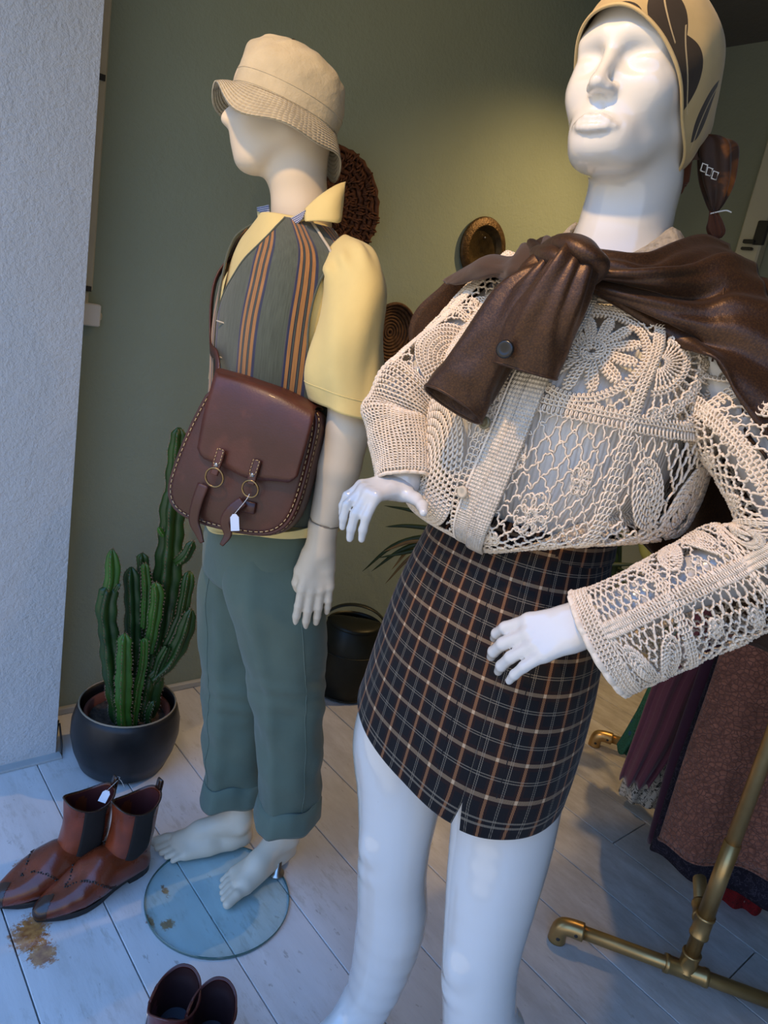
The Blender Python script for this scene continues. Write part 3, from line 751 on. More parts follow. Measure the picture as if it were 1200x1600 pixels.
def patch(pts, name, mat, parent, nu=10, nv=10, thick=.002, uvk=1., frame=MAN):
    """smooth patch through a small grid of (px, py, w) points"""
    K = np.array([[ml(*p) for p in row] for row in pts]) if frame is MAN else np.array([[frame.loc(*p) for p in row] for row in pts])
    A = np.array([cat(K[i], nu) for i in range(len(K))]); B = np.array([cat(A[:, j], nv) for j in range(nu)]).transpose(1, 0, 2)
    V, F_, uv = grid(B); return mk(name, V, F_, mat, parent, uv*uvk, frame=frame, thick=thick)
# collar: open, near wing spread over the waistcoat, gingham inside
patch([[(421, 352, .045), (448, 343, .068), (476, 330, .080), (505, 312, .078), (524, 296, .055)],
       [(424, 358, .058), (452, 352, .082), (482, 341, .098), (512, 325, .098), (534, 302, .075)]], 'collar_stand', M_YELLOW, shirt, 24, 6)
patch([[(476, 327, .085), (494, 310, .088), (512, 297, .082), (528, 288, .066), (540, 284, .048)],
       [(476, 338, .098), (496, 325, .106), (516, 314, .104), (530, 306, .090), (538, 300, .068)],
       [(477, 346, .106), (498, 345, .120), (518, 347, .120), (530, 348, .108), (534, 340, .085)]], 'collar_wing', M_YELLOW, shirt, 20, 12)
patch([[(455, 341, .084), (466, 335, .089), (478, 328, .092)], [(455, 353, .096), (465, 349, .100), (473, 341, .103)]], 'collar_facing', M_GINGHAM, shirt, 8, 6)
patch([[(402, 324, -.06), (412, 322, -.045), (420, 320, -.03)], [(403, 336, -.055), (412, 334, -.04), (421, 333, -.02)]], 'collar_facing', M_GINGHAM, shirt, 8, 6)
patch([[(402, 330, -.055), (410, 333, -.04), (421, 332, -.02)], [(404, 352, -.035), (411, 350, -.01), (421, 350, .01)], [(402, 368, -.02), (410, 366, .0), (420, 360, .02)]], 'collar_wing', M_YELLOW, shirt, 10, 10)
patch([[(421, 352, .040), (445, 346, .066), (462, 341, .082)], [(400, 378, .050), (428, 372, .078), (450, 360, .098)], [(376, 440, .062), (392, 425, .080), (418, 400, .100)], [(366, 478, .070), (372, 470, .082), (382, 452, .096)], [(363, 505, .072), (365, 500, .080), (368, 490, .085)]], 'front_placket', M_YELLOW, shirt, 12, 24)
patch([[(404, 366, -.01), (412, 360, .01), (422, 352, .035)], [(388, 392, .015), (396, 388, .03), (402, 378, .048)], [(370, 440, .035), (373, 442, .05), (378, 436, .060)], [(362, 490, .05), (364, 488, .06), (366, 480, .068)]], 'front_placket', M_YELLOW, shirt, 8, 20)

# ---- waistcoat: front panels, back, with real neckline and armholes on the torso shape
vest = thing('waistcoat', 'grey green waistcoat with rust and navy stripes over the yellow shirt', 'waistcoat', MAN.world((-.07, 0, .97)))
KV = [tk(.985, .192, .140), tk(1.05, .186, .136), tk(1.2, .186, .135), tk(1.35, .194, .137), tk(1.45, .192, .122), tk(1.500, .174, .106), tk(1.535, .125, .091), tk(1.56, .080, .079)]
zs_v = np.linspace(0, 1, 120)
def vest_surf(th, v):
    """point on the waistcoat shape for angle th (0 = left side, pi/2 = front) and height v (0..1)"""
    K = np.array([np.concatenate([k[0], k[1], k[2], [k[3]]]) for k in KV]); S = cat(K, 0, t=np.asarray(v).ravel()).reshape(np.shape(v)+(10,))
    e = 2.0/S[..., 9]; p = S[..., 0:3]+S[..., 3:6]*spow(np.cos(th), e)[..., None]+S[..., 6:9]*spow(np.sin(th), e)[..., None]
    d = p-S[..., 0:3]; d /= np.linalg.norm(d, axis=-1, keepdims=True)
    return p+d*(.006*vnoise(4+2*th, 6*v)+.003*np.sin(7*th+5*v))[..., None]
zv = lambda z: np.interp(z, [tc_(k[0][2])[2] for k in KV], np.linspace(0, 1, len(KV)))
def panel(th0, th1, v0, v1, nu, nv, name, mat=None, u0=0., flip=False):
    vv = np.linspace(v0, v1, nv); A = np.array([th0(v) for v in vv]); B = np.array([th1(v) for v in vv])
    s = np.linspace(0, 1, nu); TH = A[:, None]*(1-s)+B[:, None]*s; VV = np.repeat(vv[:, None], nu, 1)
    G = vest_surf(TH, VV); V, F_, _ = grid(G)
    # stripes follow the angle; metres measured at chest girth
    uv = np.stack([TH*.165+u0, VV*.6], -1).reshape(-1, 2)
    o = mk(name, V, F_, mat or M_VEST, vest, uv, frame=MAN, thick=.003, off=1.); return o, G
va, vt = zv(1.235), zv(1.478)
hole = lambda v: np.clip(np.sin(np.pi*np.clip((v-va)/(vt-va), 0, 1)**.85), 0, 1)**.6
vn = zv(1.36)
front_edge = lambda v: math.radians(97) - math.radians(0) if v < vn else math.radians(97)-math.radians(60)*((v-vn)/(1-vn))**1.15
arm_f = lambda v: math.radians(0)+math.radians(15)*hole(v)
pL, GL = panel(lambda v: front_edge(v), arm_f, 0., 1., 60, 110, 'front_panel')
pB, GBk = panel(lambda v: -math.radians(46)*hole(v), lambda v: -math.pi+math.radians(46)*hole(v), 0., 1., 80, 110, 'back_panel', M_VEST)
fe2 = lambda v: math.radians(97) if v < vn else math.radians(97)+math.radians(58)*((v-vn)/(1-vn))**1.1
pR, GR_ = panel(lambda v: math.pi-math.radians(44)*hole(v), lambda v: fe2(v), 0., 1., 60, 110, 'front_panel')
for G, j in ((GL, -1), (GL, 0), (GR_, -1)):
    P = G[:, j]; V, F_, _ = tube(P[::2], .0022, 6); mk('edge_binding', V, F_, M_VEST, vest, np.zeros((len(V), 2)), frame=MAN)
P = GBk[70:, 0]; V, F_, _ = tube(P+np.array([0, .004, .002]), .0028, 6); mk('lining_edge', V, F_, M_VEST_LINE, vest, frame=MAN)
for zz in (1.345, 1.275):
    p = vest_surf(np.array(math.radians(90)), np.array(zv(zz)))+FD*.0035; V, F_, _ = tube([p+[-.009, -.006, .001], p, p+[.009, .004, -.001]], .0016, 6); mk('buttonhole', V, F_, M_VEST_LINE, vest, frame=MAN)

# ---- bucket hat
hat = thing('bucket_hat', 'khaki cotton bucket hat with a stitched brim on the faceless mannequin', 'hat', MAN.world((-.15, 0, 1.72)))
hf = nrm(HF+[0, 0, 0]); tilt = math.radians(-13)
HX = hf*math.cos(tilt)+UP*-math.sin(tilt)*1.0; HX = nrm(HX)                 # the front of the hat is higher than the back
HZ = nrm(np.cross(HX, HL)); HZ = HZ if HZ[2] > 0 else -HZ
hc = (ml(366, 126, 0.)+ml(516, 193, 0.))/2-HZ*.012-HX*.010
def hr(z, rx, ry, cx=0.): return (hc+HX*cx+HZ*z, HX*rx, HL*ry, 2.15)
def hd(t, v): return .010*vnoise(2+2*np.cos(t), 5+2*np.sin(t)+4*v)*np.clip(v*2, 0, 1)+.017*vnoise(9+3*np.sin(t), 6*v+3*np.cos(t))*np.clip(v*2-.3, 0, 1)-.014*np.exp(-(((t-3.9) % 6.283)/.5)**2-((v-.55)/.16)**2)
CR = loft([hr(-.002, .106, .089), hr(.028, .107, .089), hr(.055, .104, .087, .000), hr(.080, .094, .079, .002), hr(.099, .070, .060, .006), hr(.110, .038, .032, .008), hr(.114, .008, .006, .010)], 60, 80, hd)
V, F_, uv = grid(CR, True, (False, True)); crown = mk('crown', V, F_, M_HAT, hat, uv, frame=MAN)
th = np.linspace(0, 2*math.pi, 96, endpoint=False)
BR = []
for s in np.linspace(0, 1, 14):
    rx, ry = .107+.030*s, .090+.028*s; z = -.002-.034*s-.010*s*s
    w = .010*s*np.sin(3*th+.8)+.008*s*np.sin(5*th)
    zz = z+w+.016*s*np.exp(-((th+math.pi) % (2*math.pi)-math.pi)**2/.35)-.014*s*np.exp(-((th-math.pi)**2)/.25)
    BR.append(hc+np.outer(np.cos(th)*rx, HX)+np.outer(np.sin(th)*ry, HL)+np.outer(zz, HZ))
V, F_, uv = grid(np.array(BR), True); mk('brim', V, F_, M_BRIM, hat, uv, frame=MAN, thick=.0025)
for k, rr in ((1, 1.002), (9, 1.002)):
    P = CR[k]; c_ = P.mean(0); P = c_+(P-c_)*rr; V, F_, _ = tube(np.vstack([P, P[:1]]), .0008, 5, False); mk('seam', V, F_, M_HAT, crown, frame=MAN)
p = ml(429, 68, .05); p = CR[48, 14]
V, F_, _ = lathe([(.0, .0015), (.003, .002), (.005, 0.)], 12); V = p+V[:, :1]*HX+V[:, 1:2]*HL+V[:, 2:]*HZ; mk('eyelet', V, F_, M_BRASS_OLD, crown, frame=MAN)
# ------------------------------------------------------------------ glossy white mannequin in the crochet blouse
wl_ = WOM.loc
PW = math.radians(30); WF = np.array([-math.sin(PW), math.cos(PW), 0.]); WL = np.array([math.cos(PW), math.sin(PW), 0.])
wom = thing('mannequin', 'glossy white mannequin with sculpted face in a plaid mini skirt', 'mannequin', WOM.o)
# --- head: sculpted face, closed eyes
HY = math.radians(25); tl = math.radians(6)
f0 = np.array([-math.sin(HY), math.cos(HY), 0.]); l0 = np.array([math.cos(HY), math.sin(HY), 0.])
WHF = nrm(f0*math.cos(tl)+UP*math.sin(tl)); WHU = nrm(UP*math.cos(tl)-f0*math.sin(tl)); WHB = np.array([WHF, l0, WHU])
WHO = np.array([-.040, .015, 1.742])
h = lambda x, y, z: WHO+np.array([x, y, z])@WHB
f = Field()
f.ell(h(-.012, 0, .035), (.096, .079, .090), WHB.T, .01)
f.ell(h(.026, 0, -.018), (.062, .064, .088), WHB.T, .03)                # face mass
f.ell(h(.038, 0, .045), (.056, .064, .055), WHB.T, .03)                # forehead
for s in (1, -1):
    f.cone(h(-.015, s*.052, -.030), h(.040, s*.026, -.082), .023, .020, .03)     # jaw
    f.ell(h(.050, s*.043, -.016), (.026, .025, .026), WHB.T, .025)     # cheek bone
f.ell(h(.062, 0, -.086), (.022, .030, .017), WHB.T, .025)              # chin
for s in (1, -1): f.ell(h(.102, s*.034, .011), (.024, .027, .017), WHB.T, .018, True)      # eye sockets
for s in (1, -1):
    f.ell(h(.0690, s*.034, .006), (.014, .022, .012), WHB.T, .008)     # closed lids
    f.cone(h(.087, s*.014, .033), h(.074, s*.048, .034), .0060, .004, .022)      # brow ridge
f.cone(h(.085, 0, .030), h(.105, 0, -.024), .0068, .0086, .012)        # nose bridge
f.ell(h(.1025, 0, -.0285), (.0120, .0105, .0080), WHB.T, .008)         # tip
for s in (1, -1): f.ell(h(.0935, s*.0125, -.0305), (.010, .0062, .0060), WHB.T, .008)      # wings
f.ell(h(.067, 0, -.064), (.018, .036, .020), WHB.T, .022)              # mouth mass
for s in (1, -1):
    f.chain([h(.0835, s*.0290, -.0690), h(.0895, s*.019, -.0650), h(.0925, s*.010, -.0618), h(.0935, 0, -.0630)], [.0026, .0040, .0046, .0044], .003)       # upper lip
    f.chain([h(.0835, s*.0270, -.0700), h(.0890, s*.018, -.0718), h(.0920, s*.010, -.0732), h(.0930, 0, -.0738)], [.0026, .0044, .0052, .0056], .003)       # lower lip
NK = [WHO+[.012, -.02, -.03], np.array([-.016, -.010, 1.645]), np.array([-.016, -.012, 1.585]), np.array([-.018, -.012, 1.545])]
f.chain(NK, [.058, .0545, .0570, .068], .025)
f.cone(np.array([-.018, -.012, 1.520])+WL*.085, np.array([-.018, -.012, 1.520])-WL*.085, .026, .026, .05)
V, F_ = f.mesh(.0026); mk('head', V, F_, M_LACQ, wom, frame=WOM)
# --- torso
WC = lambda z: np.array([np.interp(z, [.6, .9, 1.13, 1.3, 1.55], [-.065, -.060, -.055, -.035, -.018]), np.interp(z, [.6, .9, 1.13, 1.55], [.0, .0, -.01, -.01]), z])
f = Field()
for z0, z1, a, b, o0, o1 in ((.86, 1.0, .100, .095, .06, .05), (1.0, 1.14, .095, .080, .05, .04), (1.14, 1.26, .080, .085, .04, .045), (1.26, 1.40, .085, .085, .045, .055)):
    for s in (1, -1): f.cone(WC(z0)+WL*s*o0, WC(z1)+WL*s*o1, a, b, .05)
f.cone(WC(1.46)+WL*.115, WC(1.46)-WL*.115, .055, .055, .07)
for s in (1, -1): f.ell(WC(1.345)+WF*.070+WL*s*.068, (.058, .058, .055), None, .04)
V, F_ = f.mesh(.006); mk('torso', V, F_, M_LACQ, wom, frame=WOM)
# --- legs: right leg set back, left leg forward
def wpt(px, py, w): return wl_(px, py, w)
RL = [WC(.86)-WL*.085, wpt(628, 1140, -.03), wpt(626, 1225, -.02), wpt(616, 1318, -.005), wpt(612, 1372, -.01), wpt(612, 1440, -.02), wpt(590, 1530, -.03), wpt(560, 1605, -.04), wpt(548, 1655, -.04)]
RR = [.088, .079, .072, .0585, .0565, .0600, .048, .034, .032]
LL = [WC(.86)+WL*.080, wpt(800, 1180, .05), wpt(786, 1290, .06), wpt(768, 1390, .08), wpt(750, 1500, .10), wpt(748, 1560, .10), wpt(748, 1640, .095), wpt(735, 1740, .085), wpt(725, 1800, .08)]
LR = [.090, .084, .0775, .068, .0560, .0535, .056, .042, .032]
for P_, R_, kx in ((RL, RR, (600, 1318)), (LL, LR, (735, 1500))):
    f = Field(); Q = cat(np.column_stack([np.array(P_), np.array(R_)]), 26)
    f.chain([q[:3] for q in Q], [q[3] for q in Q], .02)
    kn = wpt(kx[0], kx[1], P_[3 if kx[0] == 600 else 4][1]); ctr = np.array(P_[3 if kx[0] == 600 else 4])
    f.ell(ctr+WF*.043+[-.006, 0, .010], (.025, .025, .032), None, .018)
    f.ell(ctr+WF*.036+[-.004, 0, -.040], (.018, .018, .014), None, .022)
    ank = Q[-1][:3]
    d = nrm(WF*[1, 1, 0]); y = np.array([-d[1], d[0], 0.]); B = np.array([d, y, UP]); he = np.array([ank[0], ank[1], 0.])-d*.04
    ff = foot_field(lambda P: he+P@B, .95, 1 if kx[0] == 600 else -1, heel=.03)
    f.ops += [o for o in ff.ops]
    V, F_ = f.mesh(.0042); V[:, 2] = np.maximum(V[:, 2], .0005); mk('leg', V, F_, M_LACQ, wom, frame=WOM)
# --- right arm (image left): elbow out, hand curled at the hip
RS = WC(1.475)-WL*.150; RE = wpt(628, 622, .02); RW = wpt(632, 752, .075)
f = Field(); f.chain([RS, RS*.5+RE*.5, RE], [.045, .040, .036], .02); f.chain([RE, RE*.55+RW*.45, RW], [.036, .035, .026], .012)
V, F_ = f.mesh(.0045); mk('arm', V, F_, M_LACQ, wom, frame=WOM)
# hand: fingers point left and curl down, thumb to the right against the blouse
T = axes(RW+[-.004, .004, -.006], np.array([-.50, .80, -.12]), np.array([0., .15, 1.]))
yax = T(np.array([[0, 1., 0]]))[0]-T(np.zeros((1, 3)))[0]
if yax[0] < 0: T = axes(RW+[-.004, .004, -.006], np.array([-.50, .80, -.12]), np.array([0., .15, 1.]), True)
f = hand_field(T, curl=((1.05, .35, .15), (.95, .45, .15), (.65, .75, .2), (.55, .7, .3)), spread=.10, thumb=(1.25, -.10), s=.76, wrist_len=.03, wr=.027)
V, F_ = f.mesh(.0021); mk('hand', V, F_, M_LACQ, wom, frame=WOM)
# --- left arm (image right): forearm across in front of the hip
LS = WC(1.475)+WL*.150; LE = wpt(1262, 838, .15); LW = wpt(950, 962, .215)
f = Field(); f.chain([LS, LS*.5+LE*.5, LE], [.045, .040, .037], .02); f.chain([LE, LE*.6+LW*.4, LW, LW+(LW-LE)*.03], [.037, .035, .0265, .024], .012)
V, F_ = f.mesh(.0045); mk('arm', V, F_, M_LACQ, wom, frame=WOM)
hd_ = wpt(800, 1022, .225)-LW
T = axes(LW+nrm(hd_)*.018, hd_*[1, 1, .8], np.array([-.25, .75, .62]))
yax = T(np.array([[0, 1., 0]]))[0]-T(np.zeros((1, 3)))[0]
if yax[2] < 0: T = axes(LW+nrm(hd_)*.018, hd_*[1, 1, .8], np.array([-.25, .75, .62]), True)
f = hand_field(T, curl=((.38, .42, .3), (.36, .45, .3), (.34, .42, .3), (.25, .32, .25)), spread=.11, thumb=(.35, .75), s=.90, wrist_len=.075, wr=.0265)
V, F_ = f.mesh(.0021); mk('hand', V, F_, M_LACQ, wom, frame=WOM)

# --- plaid skirt
def plaid():
    t = NT('black_tan_plaid'); uv = t.sep(t.tc.outputs['UV'])
    c = None
    base = (.0075, .0072, .0085)
    def line(x, per, off, w):
        fr = t.math('FRACT', t.math('ADD', t.math('DIVIDE', x, per), off)); d = t.math('ABSOLUTE', t.math('SUBTRACT', fr, .5))
        return t.math('LESS_THAN', d, w/per/2)
    tw = t.math('FRACT', t.math('MULTIPLY', t.math('ADD', uv[0], uv[1]), 420.)); twm = t.math('ADD', t.math('MULTIPLY', t.math('GREATER_THAN', tw, .45), .65), .35)
    col_ = t.mix(0., base, base)
    # broad brownish-red shadow bands, then tan lines, then thin cream double lines
    for k, (x, per) in enumerate(((uv[0], .041), (uv[1], .041))):
        col_ = t.mix(t.math('MULTIPLY', line(x, per, .0, .0125), .75), col_, (.020, .0085, .007))
    for k, (x, per) in enumerate(((uv[0], .041), (uv[1], .041))):
        tan = (.30, .135, .060) if k == 0 else (.27, .185, .112)
        col_ = t.mix(t.math('MULTIPLY', t.math('MULTIPLY', line(x, per, .0, .0044), .85), twm), col_, tan, 'MIX')
    both = t.math('MULTIPLY', line(uv[0], .041, 0., .0042), line(uv[1], .041, 0., .0042))
    col_ = t.mix(t.math('MULTIPLY', both, .9), col_, (.52, .36, .22))
    for k, (x, per) in enumerate(((uv[0], .041), (uv[1], .041))):
        dl = t.math('MAXIMUM', line(x, per, .5-.035, .0011), line(x, per, .5+.035, .0011))
        col_ = t.mix(t.math('MULTIPLY', t.math('MULTIPLY', dl, .5), twm), col_, (.36, .30, .22))
    t.color(col_).set(.9, 0, .2, 0, .1); t.bump(t.noise(900., 1), .3, .0006); t.bump(t.noise(22., 3), .15, .004); return t.m
M_PLAID = plaid()
skirt = thing('mini_skirt', 'black and tan plaid mini skirt with a front slit on the glossy mannequin', 'skirt', WOM.world((-.05, 0, .62)))
def sk(z, a, b, du=0., df=0., n=2.25): return (WC(z)+WF*df+WL*du, WL*a, WF*b, n)
KS = [sk(1.165, .137, .104), sk(1.10, .150, .116), sk(1.0, .170, .130, 0, .004), sk(.90, .180, .138, 0, .006), sk(.80, .186, .142, 0, .010), sk(.72, .188, .144, 0, .014), sk(.665, .188, .144, .0, .018)]
SL = math.radians(57)       # slit angle (0 = her left side, 90 = front)
ths = np.linspace(SL+math.radians(.0), SL+2*math.pi, 181)
def kd(t, v): return .004*np.sin(3*t+1.)*v+.006*vnoise(7+2*np.cos(t), 3*v+2*np.sin(t))
GK = loft(KS, 90, 181, kd, th=ths)
vv = np.linspace(0, 1, 90); op = np.clip((vv-.83)/.17, 0, 1)       # slit opens towards the hem
for j in range(0, 14):
    GK[:, j] -= np.outer(op*.006*(1-j/14)**2, WL) ; GK[:, -1-j] += np.outer(op*.010*(1-j/14)**2, WL)
hemdip = .066*(1-np.cos(ths-math.radians(40)))+.060
GK[:, :, 2] += np.outer(vv**1.5, hemdip)
V, F_, _ = grid(GK); per = np.cumsum(np.r_[0, np.linalg.norm(np.diff(GK[45], axis=0), axis=1)])
uvx = np.repeat(per[None], 90, 0)*(1+.0*vv[:, None]); dz = np.cumsum(np.r_[0, np.linalg.norm(np.diff(GK[:, 60], axis=0), axis=1)])
UV = np.stack([uvx, np.repeat(dz[:, None], 181, 1)], -1).reshape(-1, 2)
mk('skirt_panel', V, F_, M_PLAID, skirt, UV, frame=WOM, thick=.0025)
wb = loft([sk(1.172, .139, .106), sk(1.150, .144, .110), sk(1.133, .1475, .1135)], 8, 120)
V, F_, _ = grid(wb, True); uu, v2 = np.meshgrid(np.linspace(0, .82, 120)+.012, np.linspace(0, .04, 8)+.008); mk('waistband', V, F_, M_PLAID, skirt, np.stack([uu, v2], -1).reshape(-1, 2), frame=WOM, thick=.003, off=1)
# darts / princess seams as fine ridges
for j in (8, 172):
    P = GK[10:70, j]; V, F_, _ = tube(P[::2]+WF*.001, .0009, 5); mk('seam', V, F_, M_PLAID, skirt, np.zeros((len(V), 2)), frame=WOM)
# ------------------------------------------------------------------ crochet blouse: yarn laid on a garment surface
def cam_px(P):
    c = (np.asarray(P, float)-CAM_C)@CAM_M.T; return c[..., :2]/c[..., 2:]*F_PX+[600, 800]
class Surf:
    """closed (in u) garment surface sampled from a loft grid, in WOM frame coordinates"""
    def __init__(s, G): s.G = G; s.nr, s.ns = G.shape[:2]
    def _s(s, A, u, v):
        x = (u % 1.)*s.ns; y = np.clip(v, 0, 1)*(s.nr-1); i = np.floor(x).astype(int); j = np.clip(np.floor(y).astype(int), 0, s.nr-2); fx = (x-i)[..., None]; fy = (y-j)[..., None]
        i0 = i % s.ns; i1 = (i+1) % s.ns
        return (A[j, i0]*(1-fx)+A[j, i1]*fx)*(1-fy)+(A[j+1, i0]*(1-fx)+A[j+1, i1]*fx)*fy
    def at(s, u, v): return s._s(s.G, u, v)
    def normals(s, ctr):
        du = np.roll(s.G, -1, 1)-np.roll(s.G, 1, 1); dv = np.gradient(s.G, axis=0); N = np.cross(du, dv); N /= np.linalg.norm(N, axis=-1, keepdims=True)+1e-12
        d = s.G-ctr; sg = np.sign((N*d).sum(-1).mean()); return N*sg
    def uv_of(s, px, py):
        W_ = WOM.world(s.G.reshape(-1, 3)); q = cam_px(W_); d = np.hypot(q[:, 0]-px, q[:, 1]-py); dep = np.linalg.norm(W_-CAM_C, axis=1)
        k = np.argmin(d+np.where(dep > np.median(dep), 1e4, 0)); return (k % s.ns)/s.ns, (k//s.ns)/(s.nr-1)
def resample(P, step):
    P = np.asarray(P, float); L = np.r_[0, np.cumsum(np.linalg.norm(np.diff(P, axis=0), axis=1))]; n = max(3, int(L[-1]/step)+1); q = np.linspace(0, L[-1], n)
    return np.stack([np.interp(q, L, P[:, 0]), np.interp(q, L, P[:, 1])], 1), q
LRNG = np.random.RandomState(11)
def chain(P, w=.036, p=.034, ppl=8, jit=.12):
    """row of crochet loops along a 2-D line -> (x, y, height)"""
    B, q = resample(P, p/ppl); T_ = np.gradient(B, axis=0); T_ /= np.linalg.norm(T_, axis=1, keepdims=True)+1e-12; N_ = np.stack([-T_[:, 1], T_[:, 0]], 1)
    ph = 2*math.pi*q/p; j = 1+jit*np.interp(q, np.linspace(0, q[-1]+1e-6, max(3, int(q[-1]/p))), LRNG.randn(max(3, int(q[-1]/p))))
    return np.column_stack([B+T_*(.42*p*np.cos(ph))[:, None]+N_*(w/2*np.sin(ph)*j)[:, None], np.cos(ph+.6)])
def strand(P, wig=.006, k=.045):
    B, q = resample(P, .012); T_ = np.gradient(B, axis=0); T_ /= np.linalg.norm(T_, axis=1, keepdims=True)+1e-12; N_ = np.stack([-T_[:, 1], T_[:, 0]], 1)
    return np.column_stack([B+N_*(wig*np.sin(2*math.pi*q/k+LRNG.rand()*6))[:, None], .4*np.sin(2*math.pi*q/k*1.3)])
def arc(c, r, a0, a1, n=40, ry=None): a = np.linspace(a0, a1, n); return np.column_stack([c[0]+r*np.cos(a), c[1]+(ry or r)*np.sin(a)])
def border(double=True):
    o = [chain([(-.5, -.5), (.5, -.5)]), chain([(-.5, -.5), (-.5, .5)])]
    if double: o += [chain([(-.5, -.465), (.5, -.465)]), chain([(-.465, -.5), (-.465, .5)]), chain([(-.5, .470), (.5, .470)]), chain([(.470, -.5), (.470, .5)])]
    return o
def net(mask, cell=.054, jit=.007):
    o = []; ny = int(1/cell)
    for k in range(-ny//2, ny//2+1):
        pts = []; seg = []
        m_ = int(.5/(cell*.55))+2
        for i in range(-m_, m_+1):
            x = i*cell*.55; y = k*cell+(cell*.5 if (((i+2*k) % 4) in (2, 3)) else -cell*.5)
            p = (x+LRNG.randn()*jit, y+LRNG.randn()*jit)
            if abs(p[0]) < .49 and abs(p[1]) < .49 and mask(*p): seg.append(p)
            else:
                if len(seg) > 2: pts.append(seg)
                seg = []
        if len(seg) > 2: pts.append(seg)
        o += [strand(s_, .005) for s_ in pts]
    return o
def t_flower():
    o = border(); R = .44
    o += [chain(arc((0, 0), .045, 0, 6.3)), chain(arc((0, 0), .072, 0, 6.3))]
    for k in range(12):
        a = 2*math.pi*k/12+.12; d = np.array([math.cos(a), math.sin(a)]); n_ = np.array([-d[1], d[0]])
        for s_ in (-1, 1): o.append(chain([d*.09+n_*.012*s_, d*.20+n_*.030*s_, d*.31+n_*.034*s_, d*.375+n_*.010*s_], .030))
        o.append(chain([d*.13, d*.34], .026))
    o += [chain(arc((0, 0), .405, 0, 6.3, 80)), chain(arc((0, 0), .440, 0, 6.3, 80))]
    o += net(lambda x, y: math.hypot(x, y) > .46, .05)
    return o
def t_net():
    o = border()+net(lambda x, y: math.hypot(x, y) > .10, .054)
    for k in range(7):
        a = 2*math.pi*k/7; c = (math.cos(a)*.075, math.sin(a)*.075); o.append(chain(arc(c, .038, 0, 6.3, 24), .024))
    o.append(chain(arc((0, 0), .03, 0, 6.3)))
    for q in ((-.25, .22), (.24, .24), (.25, -.22), (-.22, -.25)):
        for k in range(5):
            a = 2*math.pi*k/5+q[0]*9; o.append(chain(arc((q[0]+.042*math.cos(a), q[1]+.042*math.sin(a)), .026, 0, 6.3, 20), .020))
    return o
def t_leaf():
    o = border()
    def lf(c, a, L, W_):
        d = np.array([math.cos(a), math.sin(a)]); n_ = np.array([-d[1], d[0]]); c = np.array(c)
        for k in (1., .72, .46, .2):
            t = np.linspace(0, 2*math.pi, 40); P = c+np.outer(np.cos(t)*L*k, d)+np.outer(np.sin(t)*W_*k, n_); o.append(chain(P, .032))
    for c, a in (((-.22, .18), -.75), ((.20, .20), .75), ((-.18, -.22), .75), ((.22, -.20), -.75)): lf(c, a, .19, .095)
    o.append(strand([(-.45, -.45), (.45, .45)], .004)); o.append(strand([(-.45, .45), (.45, -.45)], .004))
    o += net(lambda x, y: all(math.hypot(x-c[0], y-c[1]) > .15 for c in ((-.22, .18), (.20, .20), (-.18, -.22), (.22, -.20))), .052)
    return o
def t_fan():
    o = border(); c = (.46, .0)
    for r in (.24, .275, .62, .655, .83): o.append(chain(arc(c, r, math.pi*.55, math.pi*1.45, 50)[np.abs(arc(c, r, math.pi*.55, math.pi*1.45, 50)[:, 1]) < .49], .034))
    for k in range(15):
        a = math.pi*(.58+.84*k/14)
        for r0, r1 in ((.05, .24), (.29, .60), (.67, .82)):
            P = np.array([(c[0]+r*math.cos(a+.02*math.sin(r*20)), c[1]+r*math.sin(a)) for r in np.linspace(r0, r1, 6)]); P = P[(np.abs(P) < .49).all(1)]
            if len(P) > 2: o.append(strand(P, .004))
    for k in range(12):
        a = math.pi*(.58+.84*k/11); q = (c[0]+.45*math.cos(a), c[1]+.45*math.sin(a))
        if abs(q[0]) < .45 and abs(q[1]) < .45: o.append(chain(arc(q, .045, 0, 6.3, 24), .030)); o.append(chain(arc(q, .015, 0, 6.3, 14), .02))
    return o
def t_dense():
    o = border(); 
    for r in np.arange(.03, .47, .040): o.append(chain(arc((0, 0), r, 0, 6.3, 70), .036))
    o += net(lambda x, y: math.hypot(x, y) > .47, .06)
    return o
def t_rows(n=11):
    o = border(False)
    for y in np.linspace(-.45, .45, n): o.append(chain([(-.5, y), (.5, y)], .052, .040))
    return o
def t_mesh(): return border()+net(lambda x, y: True, .056)
def yarn_mesh(surf, ctr, tiles, r=.0018, lift=.0026):
    """tiles: list of (u0, u1, v0, v1, pattern) ; every pattern point -> surface -> three-sided yarn"""
    N = surf.normals(ctr); Vs, Fs, n = [], [], 0
    for (u0, u1, v0, v1, pat, rot) in tiles:
        for L in pat:
            x, y, hgt = L[:, 0], L[:, 1], L[:, 2]
            if rot: x, y = y, -x
            u = u0+(x+.5)*(u1-u0); v = v0+(y+.5)*(v1-v0)
            P = surf.at(u, v); n_ = surf._s(N, u, v); P = P+n_*(lift+hgt*.0013)[:, None]
            T_ = np.gradient(P, axis=0); T_ /= np.linalg.norm(T_, axis=1, keepdims=True)+1e-12; S_ = np.cross(T_, n_); S_ /= np.linalg.norm(S_, axis=1, keepdims=True)+1e-12
            k = len(P); ring = np.stack([P+n_*r, P-n_*r*.5+S_*r*.87, P-n_*r*.5-S_*r*.87], 1).reshape(-1, 3); Vs.append(ring)
            i = np.arange(k-1)[:, None]*3; j = np.arange(3)[None]; j2 = (j+1) % 3
            Fs.append(np.stack([i+j, i+j2, i+3+j2, i+3+j], -1).reshape(-1, 4)+n); n += 3*k
    return np.vstack(Vs), np.vstack(Fs)
def yarn_mat(name, c):
    t = NT(name); t.color(t.ramp(t.noise(160., 3), [(.3, mul(c, .86)), (.7, mul(c, 1.12))])).set(.9, 0, .2, 0, .15); t.bump(t.noise(1800., 1), .4, .0004); return t.m
